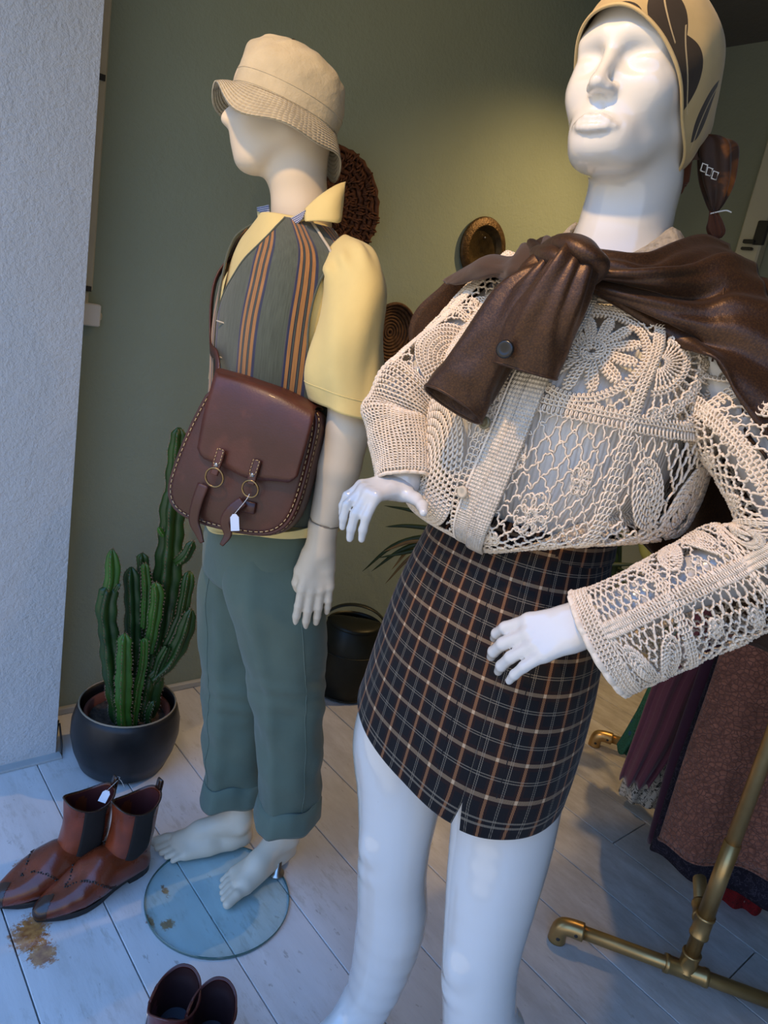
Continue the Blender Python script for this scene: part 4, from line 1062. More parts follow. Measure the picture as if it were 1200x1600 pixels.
M_YARN = yarn_mat('ecru_cotton_yarn', (.84, .72, .57))
def rib_mat():
    t = NT('white_ribbed_jersey'); u = t.sep(t.tc.outputs['UV'])[0]; w = t.math('SINE', t.math('MULTIPLY', u, 6.283*150)); t.color((.80, .80, .78)).set(.85, 0, .2); t.bump(w, .4, .0015); return t.m
M_RIB = rib_mat()

# white ribbed vest under the blouse
tt = thing('tank_top', 'white ribbed tank top showing through the crochet blouse', 'top', WOM.world((-.04, 0, 1.1)))
def wk(z, a, b, df=0., n=2.25, du=0.): return (WC(z)+WF*df+WL*du, WL*a, WF*b, n)
TT = loft([wk(1.05, .120, .092), wk(1.11, .120, .092), wk(1.165, .124, .094), wk(1.205, .150, .122), wk(1.26, .168, .138), wk(1.34, .172, .150, .008), wk(1.40, .168, .138, .004), wk(1.45, .152, .098)], 40, 100)
V, F_, uv = grid(TT, True); mk('tank_body', V, F_, M_RIB, tt, uv, frame=WOM, thick=.002)

blouse = thing('crochet_blouse', 'ecru open-work crochet blouse with long lace sleeves', 'blouse', WOM.world((-.04, 0, 1.12)))
def bl_disp(t, v): return .010*np.sin(5*t+2)*np.clip(.35-v, 0, .35)+.007*vnoise(3+2.5*np.cos(t), 5*v+2.5*np.sin(t))
BK = [wk(1.128, .158, .124), wk(1.142, .192, .146), wk(1.175, .213, .160), wk(1.24, .218, .166), wk(1.31, .214, .166, .004), wk(1.38, .206, .158, .006), wk(1.44, .192, .128), wk(1.485, .160, .104), wk(1.52, .116, .088)]
BG = loft(BK, 70, 120, bl_disp)
thb = np.linspace(0, 2*math.pi, 120, endpoint=False)
for i in range(24): BG[i, :, 2] += .105*np.clip(np.cos(thb+.15), 0, 1)**1.3*(1-i/24.)          # hem rides up at her left side
BS = Surf(BG); bctr = BG.mean(1, keepdims=True)
uf, vf = BS.uv_of(925, 552); un, vn_ = BS.uv_of(850, 715)
DU = .140
FR = [(+0, t_flower, t_net), (-1, t_fan, t_leaf), (1, t_dense, t_dense), (-2, t_mesh, t_leaf), (2, t_mesh, t_mesh), (3, t_mesh, t_mesh), (-3, t_mesh, t_mesh)]
vm = (vf+vn_)/2; top_h = vf-vm
tiles = []
for k, up_, dn_ in FR:
    u0 = uf-DU/2+DU*k
    tiles.append((u0, u0+DU, vm, min(1., vf+top_h+.02), up_(), False)); tiles.append((u0, u0+DU, .045, vm, dn_(), False))
    tiles.append((u0, u0+DU, min(1., vf+top_h+.02), 1., t_rows(7), False))
tiles.append((0., 1., 0., .05, [chain([(-.5, y), (.5, y)], .40, .0075) for y in (-.35, 0.)]+[chain([(-.5, .35), (.5, .35)], .40, .0075)], False))
V, F_ = yarn_mesh(BS, bctr, tiles); lb = mk('crochet_body', V, F_, M_YARN, blouse, frame=WOM); lb['kind'] = 'stuff'
# button band down the front
def band(u_c, wdt, v0, v1, n, name, lift, lean=0.):
    vv = np.linspace(v0, v1, n); G = []
    N = BS.normals(bctr)
    for v in vv:
        us = u_c+lean*(v-v0)+np.linspace(-wdt/2, wdt/2, 7); va_ = np.full(7, v); G.append(BS.at(us, va_)+BS._s(N, us, va_)*lift)
    G = np.array(G); V, F_, uv = grid(G); return mk(name, V, F_, M_KNIT, blouse, uv, frame=WOM, thick=.003), G
def knit_mat():
    t = NT('ecru_knit_band'); u = t.sep(t.tc.outputs['UV']); c = (.82, .71, .56)
    s1 = t.math('SINE', t.math('MULTIPLY', u[0], 6.283*7)); s2 = t.math('SINE', t.math('ADD', t.math('MULTIPLY', u[1], 6.283*90), t.math('MULTIPLY', t.math('ABSOLUTE', s1), 1.5)))
    t.color(t.ramp(t.noise(90., 3), [(.3, mul(c, .85)), (.7, mul(c, 1.12))])).set(.92, 0, .2, 0, .2); t.bump(t.math('ADD', s1, t.math('MULTIPLY', s2, .8)), .8, .002); t.bump(t.noise(500., 2), .5, .001); return t.m
M_KNIT = knit_mat()
ub, vb = BS.uv_of(738, 765); ub2, vb2 = BS.uv_of(800, 600)
ln_ = ((ub2-ub+.5) % 1.-.5)/max(.05, vb2-vb)
o1_, G1b = band(ub-.002, .026, .02, .86, 60, 'button_band', .0050, ln_); o2_, G2b = band(ub-.014, .020, .02, .86, 60, 'button_band', .0085, ln_)
for j in (0, -1):
    V, F_, _ = tube(G1b[::2, j], .0022, 6); mk('band_edge', V, F_, M_YARN, o1_, frame=WOM)
M_BUTTON = simple('olive_horn_button', (.20, .17, .09), .3, var=.3, vs=90.); M_BUTTON2 = simple('cream_covered_button', (.60, .50, .36), .7)
for px, py, m, rr in ((768, 667, M_BUTTON, .0085), (727, 763, M_BUTTON2, .0085)):
    u_, v_ = BS.uv_of(px, py); N = BS.normals(bctr); p = BS.at(np.array([u_]), np.array([v_]))[0]; n_ = BS._s(N, np.array([u_]), np.array([v_]))[0]
    e1 = nrm(np.cross(n_, UP)); e2 = np.cross(n_, e1); V, F_, _ = lathe([(0, .0035), (rr*.55, .003), (rr*.7, .0042), (rr, .003), (rr, .0), (0, 0)], 20); V = p+n_*.012+V[:, :1]*e1+V[:, 1:2]*e2+V[:, 2:]*n_; mk('button', V, F_, m, blouse, frame=WOM)
# collar folded round the neck
CG = loft([(NK[3]+[0, 0, -.01], WL*.085, WF*.080, 2.), (NK[3]+[0, 0, .012], WL*.074, WF*.072, 2.), (NK[3]+[0, 0, .028], WL*.072, WF*.070, 2.), (NK[3]+[0, 0, .024], WL*.080, WF*.076, 2.), (NK[3]+[0, -.0, -.005], WL*.098, WF*.088, 2.)], 18, 70, lambda t, v: .002*np.sin(t*30+v*20))
CG[:, :, 2] += (.018-.070*np.clip(np.sin(np.linspace(0, 2*math.pi, 70, endpoint=False))-.1, 0, 1))[None]
V, F_, uv = grid(CG, True); mk('collar', V, F_, M_KNIT, blouse, uv*[8, 1], frame=WOM, thick=.002)
# sleeves
def sleeve_surf(keys, nr=60, ns=64, disp=None):
    K = []
    P = np.array([k[0] for k in keys]); T_ = np.gradient(P, axis=0)
    for (c, a, b), t in zip(keys, T_):
        t = nrm(t); e2 = np.array([0., 1., 0]); e2 = nrm(e2-t*(e2@t)); e1 = np.cross(e2, t); K.append((np.asarray(c, float), e1*a, e2*b, 2.1))
    return loft(K, nr, ns, disp)
ld = lambda sd, am: (lambda t, v: am*vnoise(sd+2*np.cos(t), 7*v+2*np.sin(t))+am*.5*np.sin(v*40+2*np.cos(t))*np.exp(-((v-.55)/.1)**2))
S1 = sleeve_surf([(RS+[.02, .0, .01], .070, .080), (RS*.75+RE*.25, .060, .066), (RS*.45+RE*.55, .054, .058), (RS*.15+RE*.85+[.0, 0, .0], .053, .056), (RE*.85+RW*.15+[-.010, 0, -.006], .050, .052), (RE*.6+RW*.4+[-.004, 0, 0], .0435, .046), (RE*.3+RW*.7, .040, .042), (RE*.02+RW*.98, .038, .042)], 70, 64, ld(5., .010))
def sleeve_tiles(cols, rows, off=0.):
    o = []
    for i, (v0, v1, pats) in enumerate(rows):
        for k in range(cols): o.append((off+k/cols, off+(k+1)/cols, v0, v1, pats[k % len(pats)](), False))
    return o
def add_sleeve(S, tl, hem_r):
    sf = Surf(S); c = S.mean(1, keepdims=True); V, F_ = yarn_mesh(sf, c, tl); o = mk('crochet_sleeve', V, F_, M_YARN, blouse, frame=WOM); o['kind'] = 'stuff'
    P = S[-1]; n = len(P); a = np.linspace(0, 2*math.pi, 200); q = np.stack([np.interp(a, np.linspace(0, 2*math.pi, n+1), np.r_[P[:, k], P[0, k]]) for k in range(3)], 1); cc_ = P.mean(0)
    q = cc_+(q-cc_)*(1+.05*np.abs(np.sin(a*9))[:, None]); V, F_, _ = tube(q, hem_r, 6, False); mk('scalloped_cuff', V, F_, M_YARN, o, frame=WOM)
    return o
add_sleeve(S1, sleeve_tiles(2, [(.0, .22, [t_leaf, t_dense]), (.22, .45, [t_dense, t_leaf]), (.45, .62, [lambda: t_rows(12)]), (.62, .995, [lambda: t_rows(24), lambda: t_dense()])], .1), .003)
S2 = sleeve_surf([(LS+[-.03, -.03, -.03], .050, .050), (LS*.72+LE*.28+[-.01, -.015, -.02], .056, .058), (LS*.4+LE*.6+[0, .02, 0], .062, .066), (LE+[-.02, .03, .01], .066, .066), (LE*.75+LW*.25+[0, 0, -.018], .068, .066), (LE*.45+LW*.55+[0, 0, -.024], .066, .062), (wpt(985, 982, .215), .064, .060), (wpt(937, 1004, .215), .066, .060)], 90, 72, ld(9., .008))
add_sleeve(S2, sleeve_tiles(2, [(.0, .20, [t_fan, t_leaf]), (.20, .42, [t_leaf, t_net]), (.42, .58, [t_dense, t_flower]), (.58, .78, [t_net, t_leaf]), (.78, .94, [t_leaf, t_mesh]), (.94, .998, [lambda: [chain([(-.5, y), (.5, y)], .22, .025) for y in (-.4, -.15, .1, .35)]])], .18), .0045)
# ------------------------------------------------------------------ brown shirt tied round the shoulders
def shot_silk():
    t = NT('brown_gold_shot_cotton'); n = t.noise(7., 4, .6); n2 = t.noise(420., 2, .7)
    c = t.mix(t.ramp(n2, [(.42, 0.), (.66, .22)]), t.ramp(n, [(.3, (.026, .012, .007)), (.7, (.052, .023, .010))]), (.22, .10, .025))
    lw = t.n.new('ShaderNodeLayerWeight'); lw.inputs[0].default_value = .35
    t.color(c).set(.42, .45, .5, 0, .05); t.bump(t.noise(26., 4, .6), .35, .006); t.bump(t.noise(700., 1), .25, .0006); return t.m
M_SHOT = shot_silk(); M_SHOT_MATT = fabric('brown_cotton_reverse', (.060, .034, .021)); M_BTN = simple('black_horn_button', (.012, .012, .012), .25, var=.3, vs=50.)
sh = thing('tied_shirt', 'shiny dark brown shirt tied by its sleeves round the shoulders', 'shirt', WOM.world((0, 0, 1.0)))
def wpatch(K, name, mat, nu=40, nv=30, thick=.003, fold=None, parent=None):
    K = np.array([[p if isinstance(p, np.ndarray) else (wl_(*p) if abs(p[0]) > 10 else np.array(p, float)) for p in r] for r in K])
    A = np.array([cat(K[i], nu) for i in range(len(K))]); G = np.array([cat(A[:, j], nv) for j in range(nu)]).transpose(1, 0, 2)
    if fold is not None:
        du = np.gradient(G, axis=1); dv = np.gradient(G, axis=0); N = np.cross(du, dv); N /= np.linalg.norm(N, axis=-1, keepdims=True)+1e-12
        if N[..., 1].mean() < 0: N = -N
        u, v = np.meshgrid(np.linspace(0, 1, nu), np.linspace(0, 1, nv)); G = G+N*fold(u, v)[..., None]
    V, F_, uv = grid(G); return mk(name, V, F_, mat, parent or sh, uv, frame=WOM, thick=thick), G
# cape part down the back and over her left arm
wpatch([[(1100, 378, .02), (.155, .0, 1.555), (.10, -.09, 1.565), (-.01, -.11, 1.565), (-.11, -.08, 1.535), (800, 402, .0)],
        [(1112, 440, .080), (.205, .05, 1.525), (.13, -.125, 1.515), (-.01, -.15, 1.51), (-.15, -.11, 1.50), (742, 412, -.03)],
        [(1126, 560, .150), (.275, .11, 1.43), (.19, -.15, 1.40), (0, -.17, 1.40), (-.18, -.13, 1.42), (690, 448, -.06)],
        [(1170, 655, .150), (.325, .085, 1.29), (.23, -.17, 1.26), (0, -.18, 1.26), (-.19, -.15, 1.30), (640, 520, -.075)],
        [(1215, 760, .185), (.372, .075, 1.14), (.25, -.17, 1.14), (.03, -.18, 1.22), (-.14, -.17, 1.22), (-.24, -.12, 1.25)],
        [(.33, .05, 1.04), (.36, -.02, 1.03), (.27, -.16, 1.04), (.06, -.18, 1.165), (-.10, -.17, 1.18), (-.20, -.14, 1.20)]], 'back_drape', M_SHOT, 70, 60, .003,
       lambda u, v: .010*np.sin(u*34+3*v)*v+.012*vnoise(4+u*7, v*5)+.006*np.sin(v*22+u*4)*(u < .3))
# folds across her left shoulder to the knot
wpatch([[(896, 398, .110), (958, 404, .118), (1008, 409, .108), (1052, 390, .06), (1096, 374, .0), (1138, 384, -.02)],
        [(892, 410, .140), (960, 416, .150), (1022, 420, .140), (1078, 411, .108), (1128, 400, .075), (1172, 416, .05)],
        [(892, 425, .135), (962, 440, .145), (1032, 450, .145), (1094, 455, .124), (1145, 446, .115), (1205, 462, .10)],
        [(898, 438, .130), (970, 464, .140), (1042, 494, .140), (1102, 512, .142), (1160, 520, .150), (1235, 560, .150)],
        [(904, 446, .112), (976, 482, .126), (1052, 536, .128), (1112, 562, .168), (1150, 622, .178), (1206, 700, .182)]], 'shoulder_folds', M_SHOT, 50, 50, .003,
       lambda u, v: (.009*np.sin(v*19+u*2)+.004*np.sin(v*41+3*u))*(1-.45*u)+.006*vnoise(8+u*5, v*9))
P = np.array([wl_(1131, 405, .065), wl_(1128, 470, .115), wl_(1112, 565, .122)]); V, F_, _ = tube(P+[0, .006, 0], .0013, 6, n=16); mk('armhole_seam', V, F_, M_SHOT, sh, frame=WOM)
# strand over her right shoulder
wpatch([[(694, 440, -.055), (742, 408, -.01), (798, 396, .03), (834, 380, .06), (862, 374, .075)],
        [(700, 444, -.035), (748, 416, .035), (802, 408, .075), (842, 394, .105), (880, 392, .12)],
        [(724, 440, -.01), (766, 428, .055), (806, 426, .095), (846, 414, .125), (884, 410, .135)],
        [(736, 432, .0), (772, 436, .05), (810, 440, .085), (848, 436, .115), (884, 430, .125)]], 'shoulder_folds', M_SHOT_MATT, 40, 26, .003,
       lambda u, v: .006*np.sin(u*22+v*6)*np.clip(u*1.6, 0, 1)+.005*vnoise(2+u*8, v*6))
wpatch([[(826, 386, .06), (838, 372, .055), (852, 380, .06), (872, 374, .055)], [(836, 398, .10), (850, 384, .095), (862, 388, .10), (884, 384, .085)], [(856, 402, .13), (872, 398, .135), (884, 398, .13), (900, 396, .115)]], 'tuck', M_SHOT, 20, 20, .003, lambda u, v: .006*np.sin(u*14))
def wsleeve(keys, name, mat, fold, nr=50, ns=64, parent=None):
    """flattened sleeve: (px, py, w, half width px, depth m, tilt of the width axis)"""
    K = []; C_ = [wl_(k[0], k[1], k[2]) for k in keys]; T_ = np.gradient(np.array(C_), axis=0)
    for (px, py, w, hw, dp, *_), c, t in zip(keys, C_, T_):
        t = nrm(t); e2 = np.array([0, 1., .1]); e2 = nrm(e2-t*(e2@t)); e1 = nrm(np.cross(e2, t)); e1 = e1 if e1[0] > 0 else -e1
        sc = 1.0/ (F_PX/np.linalg.norm(WOM.world(c)-CAM_C)); K.append((c, e1*hw*sc, e2*dp, 2.0))
    G = loft(K, nr, ns, fold); V, F_, uv = grid(G, True); return mk(name, V, F_, mat, parent or sh, uv, frame=WOM, thick=.0025), G
# lower sleeve end with the open cuff
oB, GBs = wsleeve([(868, 408, .145, 22, .020), (842, 440, .150, 30, .022), (808, 488, .150, 37, .026), (772, 540, .150, 41, .030), (738, 588, .155, 46, .030), (722, 610, .158, 50, .025), (708, 632, .160, 52, .022)], 'sleeve_end', M_SHOT,
                  lambda t, v: .010*vnoise(3+2*np.cos(t), 5*v+2*np.sin(t))*np.clip(1.3-v, 0, 1)+.007*np.sin(4*t+7*v)*np.clip(.9-v, 0, 1)*1.2)
w_ = GBs[..., 1]-GBs[..., 1].mean(1, keepdims=True); axb = nrm(GBs[-1].mean(0)-GBs[-12].mean(0)); bl = np.clip((np.arange(50)-30)/19., 0, 1)[:, None]
GBs = GBs-axb*(w_*.40*bl)[..., None]
V, F_, _ = grid(GBs, True); V = WOM.world(V)-ORG[oB.parent.name]; oB.data.vertices.foreach_set('co', V.astype(np.float32).ravel()); oB.data.update()
# buttoned cuff on top
oA, GAs = wsleeve([(906, 398, .165, 20, .018), (892, 425, .180, 30, .024), (872, 462, .185, 40, .026), (850, 500, .185, 47, .026), (836, 530, .185, 50, .024), (828, 553, .185, 50, .022), (820, 578, .185, 49, .020)], 'sleeve_end', M_SHOT,
                  lambda t, v: .008*np.sin(3*t+1)*np.clip(.7-v, 0, .7)+.010*vnoise(7+2.4*np.cos(t), 4*v+2*np.sin(t))*np.clip(1.15-v, 0, 1)+.005*np.sin(9*t+3*v)*np.clip(.75-v, 0, 1))
for G, o, k in ((GBs, oB, 36), (GAs, oA, 33)):
    for kk, rr in ((k, .0012), (k+1, .0010), (49, .0020)):
        P = G[kk]; c_ = P.mean(0); P = c_+(P-c_)*1.01; V, F_, _ = tube(np.vstack([P, P[:1]]), rr, 5, False); mk('cuff_seam', V, F_, M_SHOT, o, frame=WOM)
# knot: two bands wrapping over
V, F_, _ = tube(np.array([wl_(862, 392, .11), wl_(884, 384, .150), wl_(905, 388, .175), wl_(921, 404, .180), wl_(918, 424, .160), wl_(905, 440, .13)]), [.018, .022, .024, .024, .022, .018], 20, n=40, flat=.62); kn = mk('knot', V, F_, M_SHOT, sh, frame=WOM)
V, F_, _ = tube(np.array([wl_(850, 398, .115), wl_(874, 402, .160), wl_(896, 420, .170), wl_(900, 446, .14)]), [.020, .024, .024, .018], 20, n=34, flat=.6); mk('knot', V, F_, M_SHOT, sh, frame=WOM)
p = wl_(790, 546, .214); V, F_, _ = lathe([(0, .004), (.006, .0035), (.0085, .0048), (.011, .003), (.011, 0), (0, 0)], 24); e1 = np.array([1., 0, 0]); n_ = nrm([-.25, .95, .1]); e1 = nrm(e1-n_*(e1@n_)); e2 = np.cross(n_, e1); V = p+V[:, :1]*e1+V[:, 1:2]*e2+V[:, 2:]*n_; mk('button', V, F_, M_BTN, oA, frame=WOM)

# ------------------------------------------------------------------ head scarf
e_s = np.array([-.74, 0, -.67]); n_s = np.array([-.67, 0, .74]); SB = np.array([e_s, [0, 1., 0], n_s])@WHB         # rows: to the nape, her left, up-back
so = WHO+np.array([-.0075, 0, .002])@WHB-SB[2]*.016
def scr(o, sh_, he, hy): return (so+SB[2]*o+SB[0]*sh_, SB[0]*he, SB[1]*hy, 2.1)
def scd(t, v): return .005*np.sin(7*t+3*v)*np.clip(1.1-v, 0, 1)*(.5+.5*np.cos(t))+.006*vnoise(3+2*np.cos(t), 4*v+2*np.sin(t))+.024*np.exp(-((t-.62)/.26)**2-((v-.55)/.20)**2)+.016*np.exp(-((t-.35)/.25)**2-((v-.20)/.16)**2)
SG = loft([scr(-.006, .0, .119, .0815), scr(.012, -.002, .120, .0870), scr(.036, -.012, .114, .0905), scr(.062, -.017, .104, .0865), scr(.088, -.018, .085, .072), scr(.110, -.018, .057, .048), scr(.125, -.018, .026, .022), scr(.129, -.018, .004, .004)], 70, 110, scd)
tsc = np.linspace(0, 2*math.pi, 110, endpoint=False)
for i in range(34): SG[i] -= np.outer(.022*((1-np.cos(tsc))/2)**4*(1-i/34.)**1.2, SB[2])-np.outer(.006*((1-np.cos(tsc))/2)**4*(1-i/34.), -SB[0])
for i in range(34): SG[i] -= np.outer(.024*np.clip(np.sin(tsc), 0, 1)**1.5*(1-i/34.), SB[2])
def scarf_mat(leaves):
    t = NT('ochre_leaf_print_silk'); uv = t.tc.outputs['UV']; c = t.ramp(t.noise(18., 3), [(.3, (.47, .345, .155)), (.7, (.57, .43, .21))])
    u = t.sep(uv)
    for (cu, cv, a, L, W_) in leaves:
        x = t.math('SUBTRACT', u[0], cu); x = t.math('SUBTRACT', t.math('FRACT', t.math('ADD', x, .5)), .5); x = t.math('MULTIPLY', x, .62); y = t.math('MULTIPLY', t.math('SUBTRACT', u[1], cv), .19)
        xr = t.math('ADD', t.math('MULTIPLY', x, math.cos(a)), t.math('MULTIPLY', y, math.sin(a))); yr = t.math('SUBTRACT', t.math('MULTIPLY', y, math.cos(a)), t.math('MULTIPLY', x, math.sin(a)))
        k = t.math('SUBTRACT', 1., t.math('POWER', t.math('ABSOLUTE', t.math('DIVIDE', xr, L)), 2.)); m = t.math('LESS_THAN', t.math('ABSOLUTE', yr), t.math('MULTIPLY', k, W_))
        c = t.mix(m, c, (.030, .020, .012))
        cv_ = t.math('SUBTRACT', yr, t.math('MULTIPLY', t.math('MULTIPLY', xr, xr), 6.)); rb_ = t.math('MULTIPLY', t.math('LESS_THAN', t.math('ABSOLUTE', cv_), .0011), t.math('LESS_THAN', t.math('ABSOLUTE', xr), L*1.08))
        c = t.mix(t.math('MULTIPLY', rb_, .8), c, (.55, .43, .24))
    t.color(c).set(.55, 0, .35, 0, .2); t.bump(t.noise(30., 3), .2, .004); return t.m
ss = Surf(SG)
lv = []
for px, py, a, L, W_ in ((1046, 32, .5, .046, .026), (1072, 105, .35, .036, .024), (1116, 128, 1.3, .034, .012), (1098, 176, 1.2, .032, .012), (985, 12, .1, .02, .008)):
    u_, v_ = ss.uv_of(px, py); lv.append((u_, v_, a, L, W_))
M_SCARF = scarf_mat(lv); M_SCARF_IN = fabric('rust_scarf_reverse', (.085, .026, .010))
def tail_mat():
    t = NT('dark_rust_print'); c = t.ramp(t.noise(16., 3, dist=1.), [(.3, (.012, .008, .006)), (.55, (.045, .018, .008)), (.66, (.25, .075, .010)), (.8, (.03, .012, .008))]); t.color(c).set(.6, 0, .3, 0, .2); return t.m
M_TAIL = tail_mat()
scarf = thing('head_scarf', 'ochre head scarf with dark leaf print knotted at the nape', 'scarf', WOM.world(SG[0].mean(0)))
V, F_, uv = grid(SG, True, (False, True)); mk('scarf_cap', V, F_, M_SCARF, scarf, uv, frame=WOM, thick=.002)
P = SG[0]; V, F_, _ = tube(np.vstack([P, P[:1]]), .0022, 6, False); mk('rolled_edge', V, F_, M_SCARF, scarf, np.zeros((len(V), 2)), frame=WOM)
# nape band (reverse side), knot and hanging tails
K2 = [[(1062, 150, .02), (1078, 190, -.02), (1100, 215, -.06)], [(1064, 215, .02), (1080, 235, -.02), (1098, 242, -.06)], [(1070, 262, .0), (1084, 250, -.02), (1096, 250, -.05)]]
wpatch(K2, 'nape_fold', M_SCARF_IN, 16, 16, .002, None, scarf)
wpatch([[(1060, 235, -.005), (1070, 248, -.02), (1080, 245, -.04)], [(1058, 275, -.005), (1068, 285, -.02), (1074, 282, -.03)], [(1055, 312, -.01), (1062, 304, -.015), (1073, 292, -.02)]], 'tail', M_SCARF_IN, 14, 16, .002, lambda u, v: .003*np.sin(u*9), scarf)
def tl_loft(keys, name, mat):
    K = [(wl_(px, py, w), np.array([hw, 0, 0]), np.array([0, dp, 0.]), 2.) for px, py, w, hw, dp in keys]; G = loft(K, 40, 40, lambda t, v: .003*np.sin(5*t+4*v)); V, F_, uv = grid(G, True, (True, True)); return mk(name, V, F_, mat, scarf, uv, frame=WOM)
tl_loft([(1088, 222, -.05, .014, .012), (1106, 215, -.045, .020, .014), (1120, 222, -.04, .024, .014), (1120, 250, -.04, .025, .013), (1119, 285, -.04, .021, .011), (1117, 315, -.04, .011, .008), (1115, 331, -.04, .003, .003)], 'tail', M_TAIL)
tl_loft([(1115, 331, -.04, .003, .003), (1117, 343, -.04, .007, .005), (1118, 358, -.04, .0105, .006), (1118, 368, -.04, .007, .005), (1118, 372, -.04, .002, .002)], 'tail_drop', M_SCARF_IN)
V, F_, _ = tube(np.array([wl_(1110, 334, -.036), wl_(1122, 331, -.034), wl_(1135, 329, -.034), wl_(1143, 332, -.034)]), .0011, 5, n=12); mk('string', V, F_, M_STRING, scarf, frame=WOM)
for px, py in ((1100, 262), (1108, 268), (1117, 274)):
    a = wl_(px, py, -.012); sq = np.array([[-.0035, 0, -.004], [.003, 0, -.0055], [.0035, 0, .0035], [-.003, 0, .005], [-.0035, 0, -.004]]); V, F_, _ = tube(a+sq, .0011, 5); mk('printed_square', V, F_, M_STRING, scarf, frame=WOM)
# ------------------------------------------------------------------ small builders
def price_tag(o, ax, ay, n_, w=.017, hgt=.028, label='', string=None, strparent=None):
    """paper tag: bevelled card on a string"""
    o = np.asarray(o, float); tg = thing('price_tag', label, 'tag', o)
    pl = [(-w/2, -hgt), (w/2, -hgt), (w/2, -.006), (w/2-.005, 0), (-w/2+.005, 0), (-w/2, -.006)]
    V, F_, _ = extrude(pl, o, ax, ay, n_, 0, .0008); mk('card', V, F_, M_PAPER, tg, smooth=False)
    if string is not None:
        V, F_, _ = tube(np.array(string, float), .0007, 5, n=24); mk('string', V, F_, M_STRING, tg)
    return tg
def stitches(P, name, mat, parent, L=.006, gap=.0035, r=.0008, up=None):
    """a run of short thread stitches along the points P -> one mesh"""
    P = np.asarray(P, float); d = np.r_[0, np.cumsum(np.linalg.norm(np.diff(P, axis=0), axis=1))]
    parts = []; s = 0.
    at = lambda q: np.array([np.interp(q, d, P[:, k]) for k in range(3)])
    while s+L < d[-1]:
        parts.append(tube([at(s), (at(s)+at(s+L))/2+(0 if up is None else up*r), at(s+L)], r, 5)); s += L+gap
    V, F_, _ = merge(parts); return mk(name, V, F_, mat, parent)
def rounded(poly, it=2):
    p = np.asarray(poly, float)
    for _ in range(it):
        q = np.roll(p, -1, 0); p = np.stack([p*.75+q*.25, p*.25+q*.75], 1).reshape(-1, 2)
    return p

# ------------------------------------------------------------------ leather satchel hanging at the mannequin's hip
BN = nrm(MAN.u*-.28+MAN.n*.95+UP*.18); BO = MAN.world(ml(390, 700, .205))
BX = nrm(np.cross(BN, UP)); BX = BX if BX@MAN.u > 0 else -BX
BY = nrm(np.cross(BN, BX)); BY = BY if BY[2] > 0 else -BY
def bq(px, py, off=0.):
    p = on_plane(px, py, BO+BN*off, BN)-BO; return np.array([p@BX, p@BY])
bag = thing('satchel', 'dark brown leather satchel with ring straps hung across the faceless mannequin', 'bag', BO+np.array([0, 0, -.2]))
outl = rounded([bq(*p) for p in ((340, 588), (300, 660), (270, 735), (262, 772), (274, 800), (310, 818), (365, 832), (418, 840), (450, 828), (470, 795), (488, 730), (505, 655), (494, 636), (420, 606))], 2)
cen = outl.mean(0)
def shrink(p, k, c=cen): return c+(p-c)*k
def pillow(layers, name, mat):
    """stack of scaled outlines [(scale, offset)] -> closed body"""
    R_ = [BO+shrink(outl, s)[:, :1]*BX+shrink(outl, s)[:, 1:]*BY+BN*o for s, o in layers]
    V, F_, uv = grid(np.array(R_), True, (True, True)); return mk(name, V, F_, mat, bag)
pillow([(.92, -.055), (.985, -.050), (1.0, -.030), (1.0, -.004), (.985, .004), (.955, .006)], 'bag_body', M_BAG)
pillow([(.955, .004), (.95, .010), (.925, .016), (.88, .019), (.70, .023), (.4, .026)], 'front_panel', M_BAG)
def ring_pts(k, off): 
    q = shrink(outl, k); return BO+q[:, :1]*BX+q[:, 1:]*BY+BN*off
pi = ring_pts(.957, .010); V, F_, _ = tube(np.vstack([pi, pi[:2]]), .0042, 8, False); mk('piping', V, F_, M_BAG, bag)
for k, off in ((.985, .0062), (.925, .0175)): stitches(np.vstack([ring_pts(k, off), ring_pts(k, off)[:1]]), 'stitching', M_THREAD, bag, .0065, .004, .0009)
# flap: curves over the top and hangs down the front
fl_pts = [[(338, 579), (390, 594), (440, 612), (493, 638)], [(333, 594), (388, 606), (438, 625), (490, 655)], [(318, 650), (380, 660), (430, 676), (478, 700)], [(306, 715), (360, 735), (410, 750), (462, 760)]]
fo = [(.008, .010, .010, .010), (.030, .036, .036, .032), (.034, .042, .042, .036), (.031, .036, .036, .032)]
K = np.array([[BO+bq(*p, o)[0]*BX+bq(*p, o)[1]*BY+BN*o for p, o in zip(r, ro)] for r, ro in zip(fl_pts, fo)])
back = K[0]-BN*.055+UP*.002; mid = K[0]-BN*.028+BY*.006
K = np.concatenate([[back, mid], K]); A = np.array([cat(K[i], 26) for i in range(len(K))]); G = np.array([cat(A[:, j], 40) for j in range(26)]).transpose(1, 0, 2)
# rounded lower corners and waved lower edge like the cut flap
for j in range(26):
    s_ = abs(j/25-.5)*2; cut = .018*max(0, (s_-.80)/.20)**2+.004*math.sin(j/25*9.)
    for i in range(30, 40): G[i, j] += BY*cut*((i-30)/9.)
V, F_, uv = grid(G); flap = mk('flap', V, F_, M_BAG_FLAP, bag, uv, thick=.004)
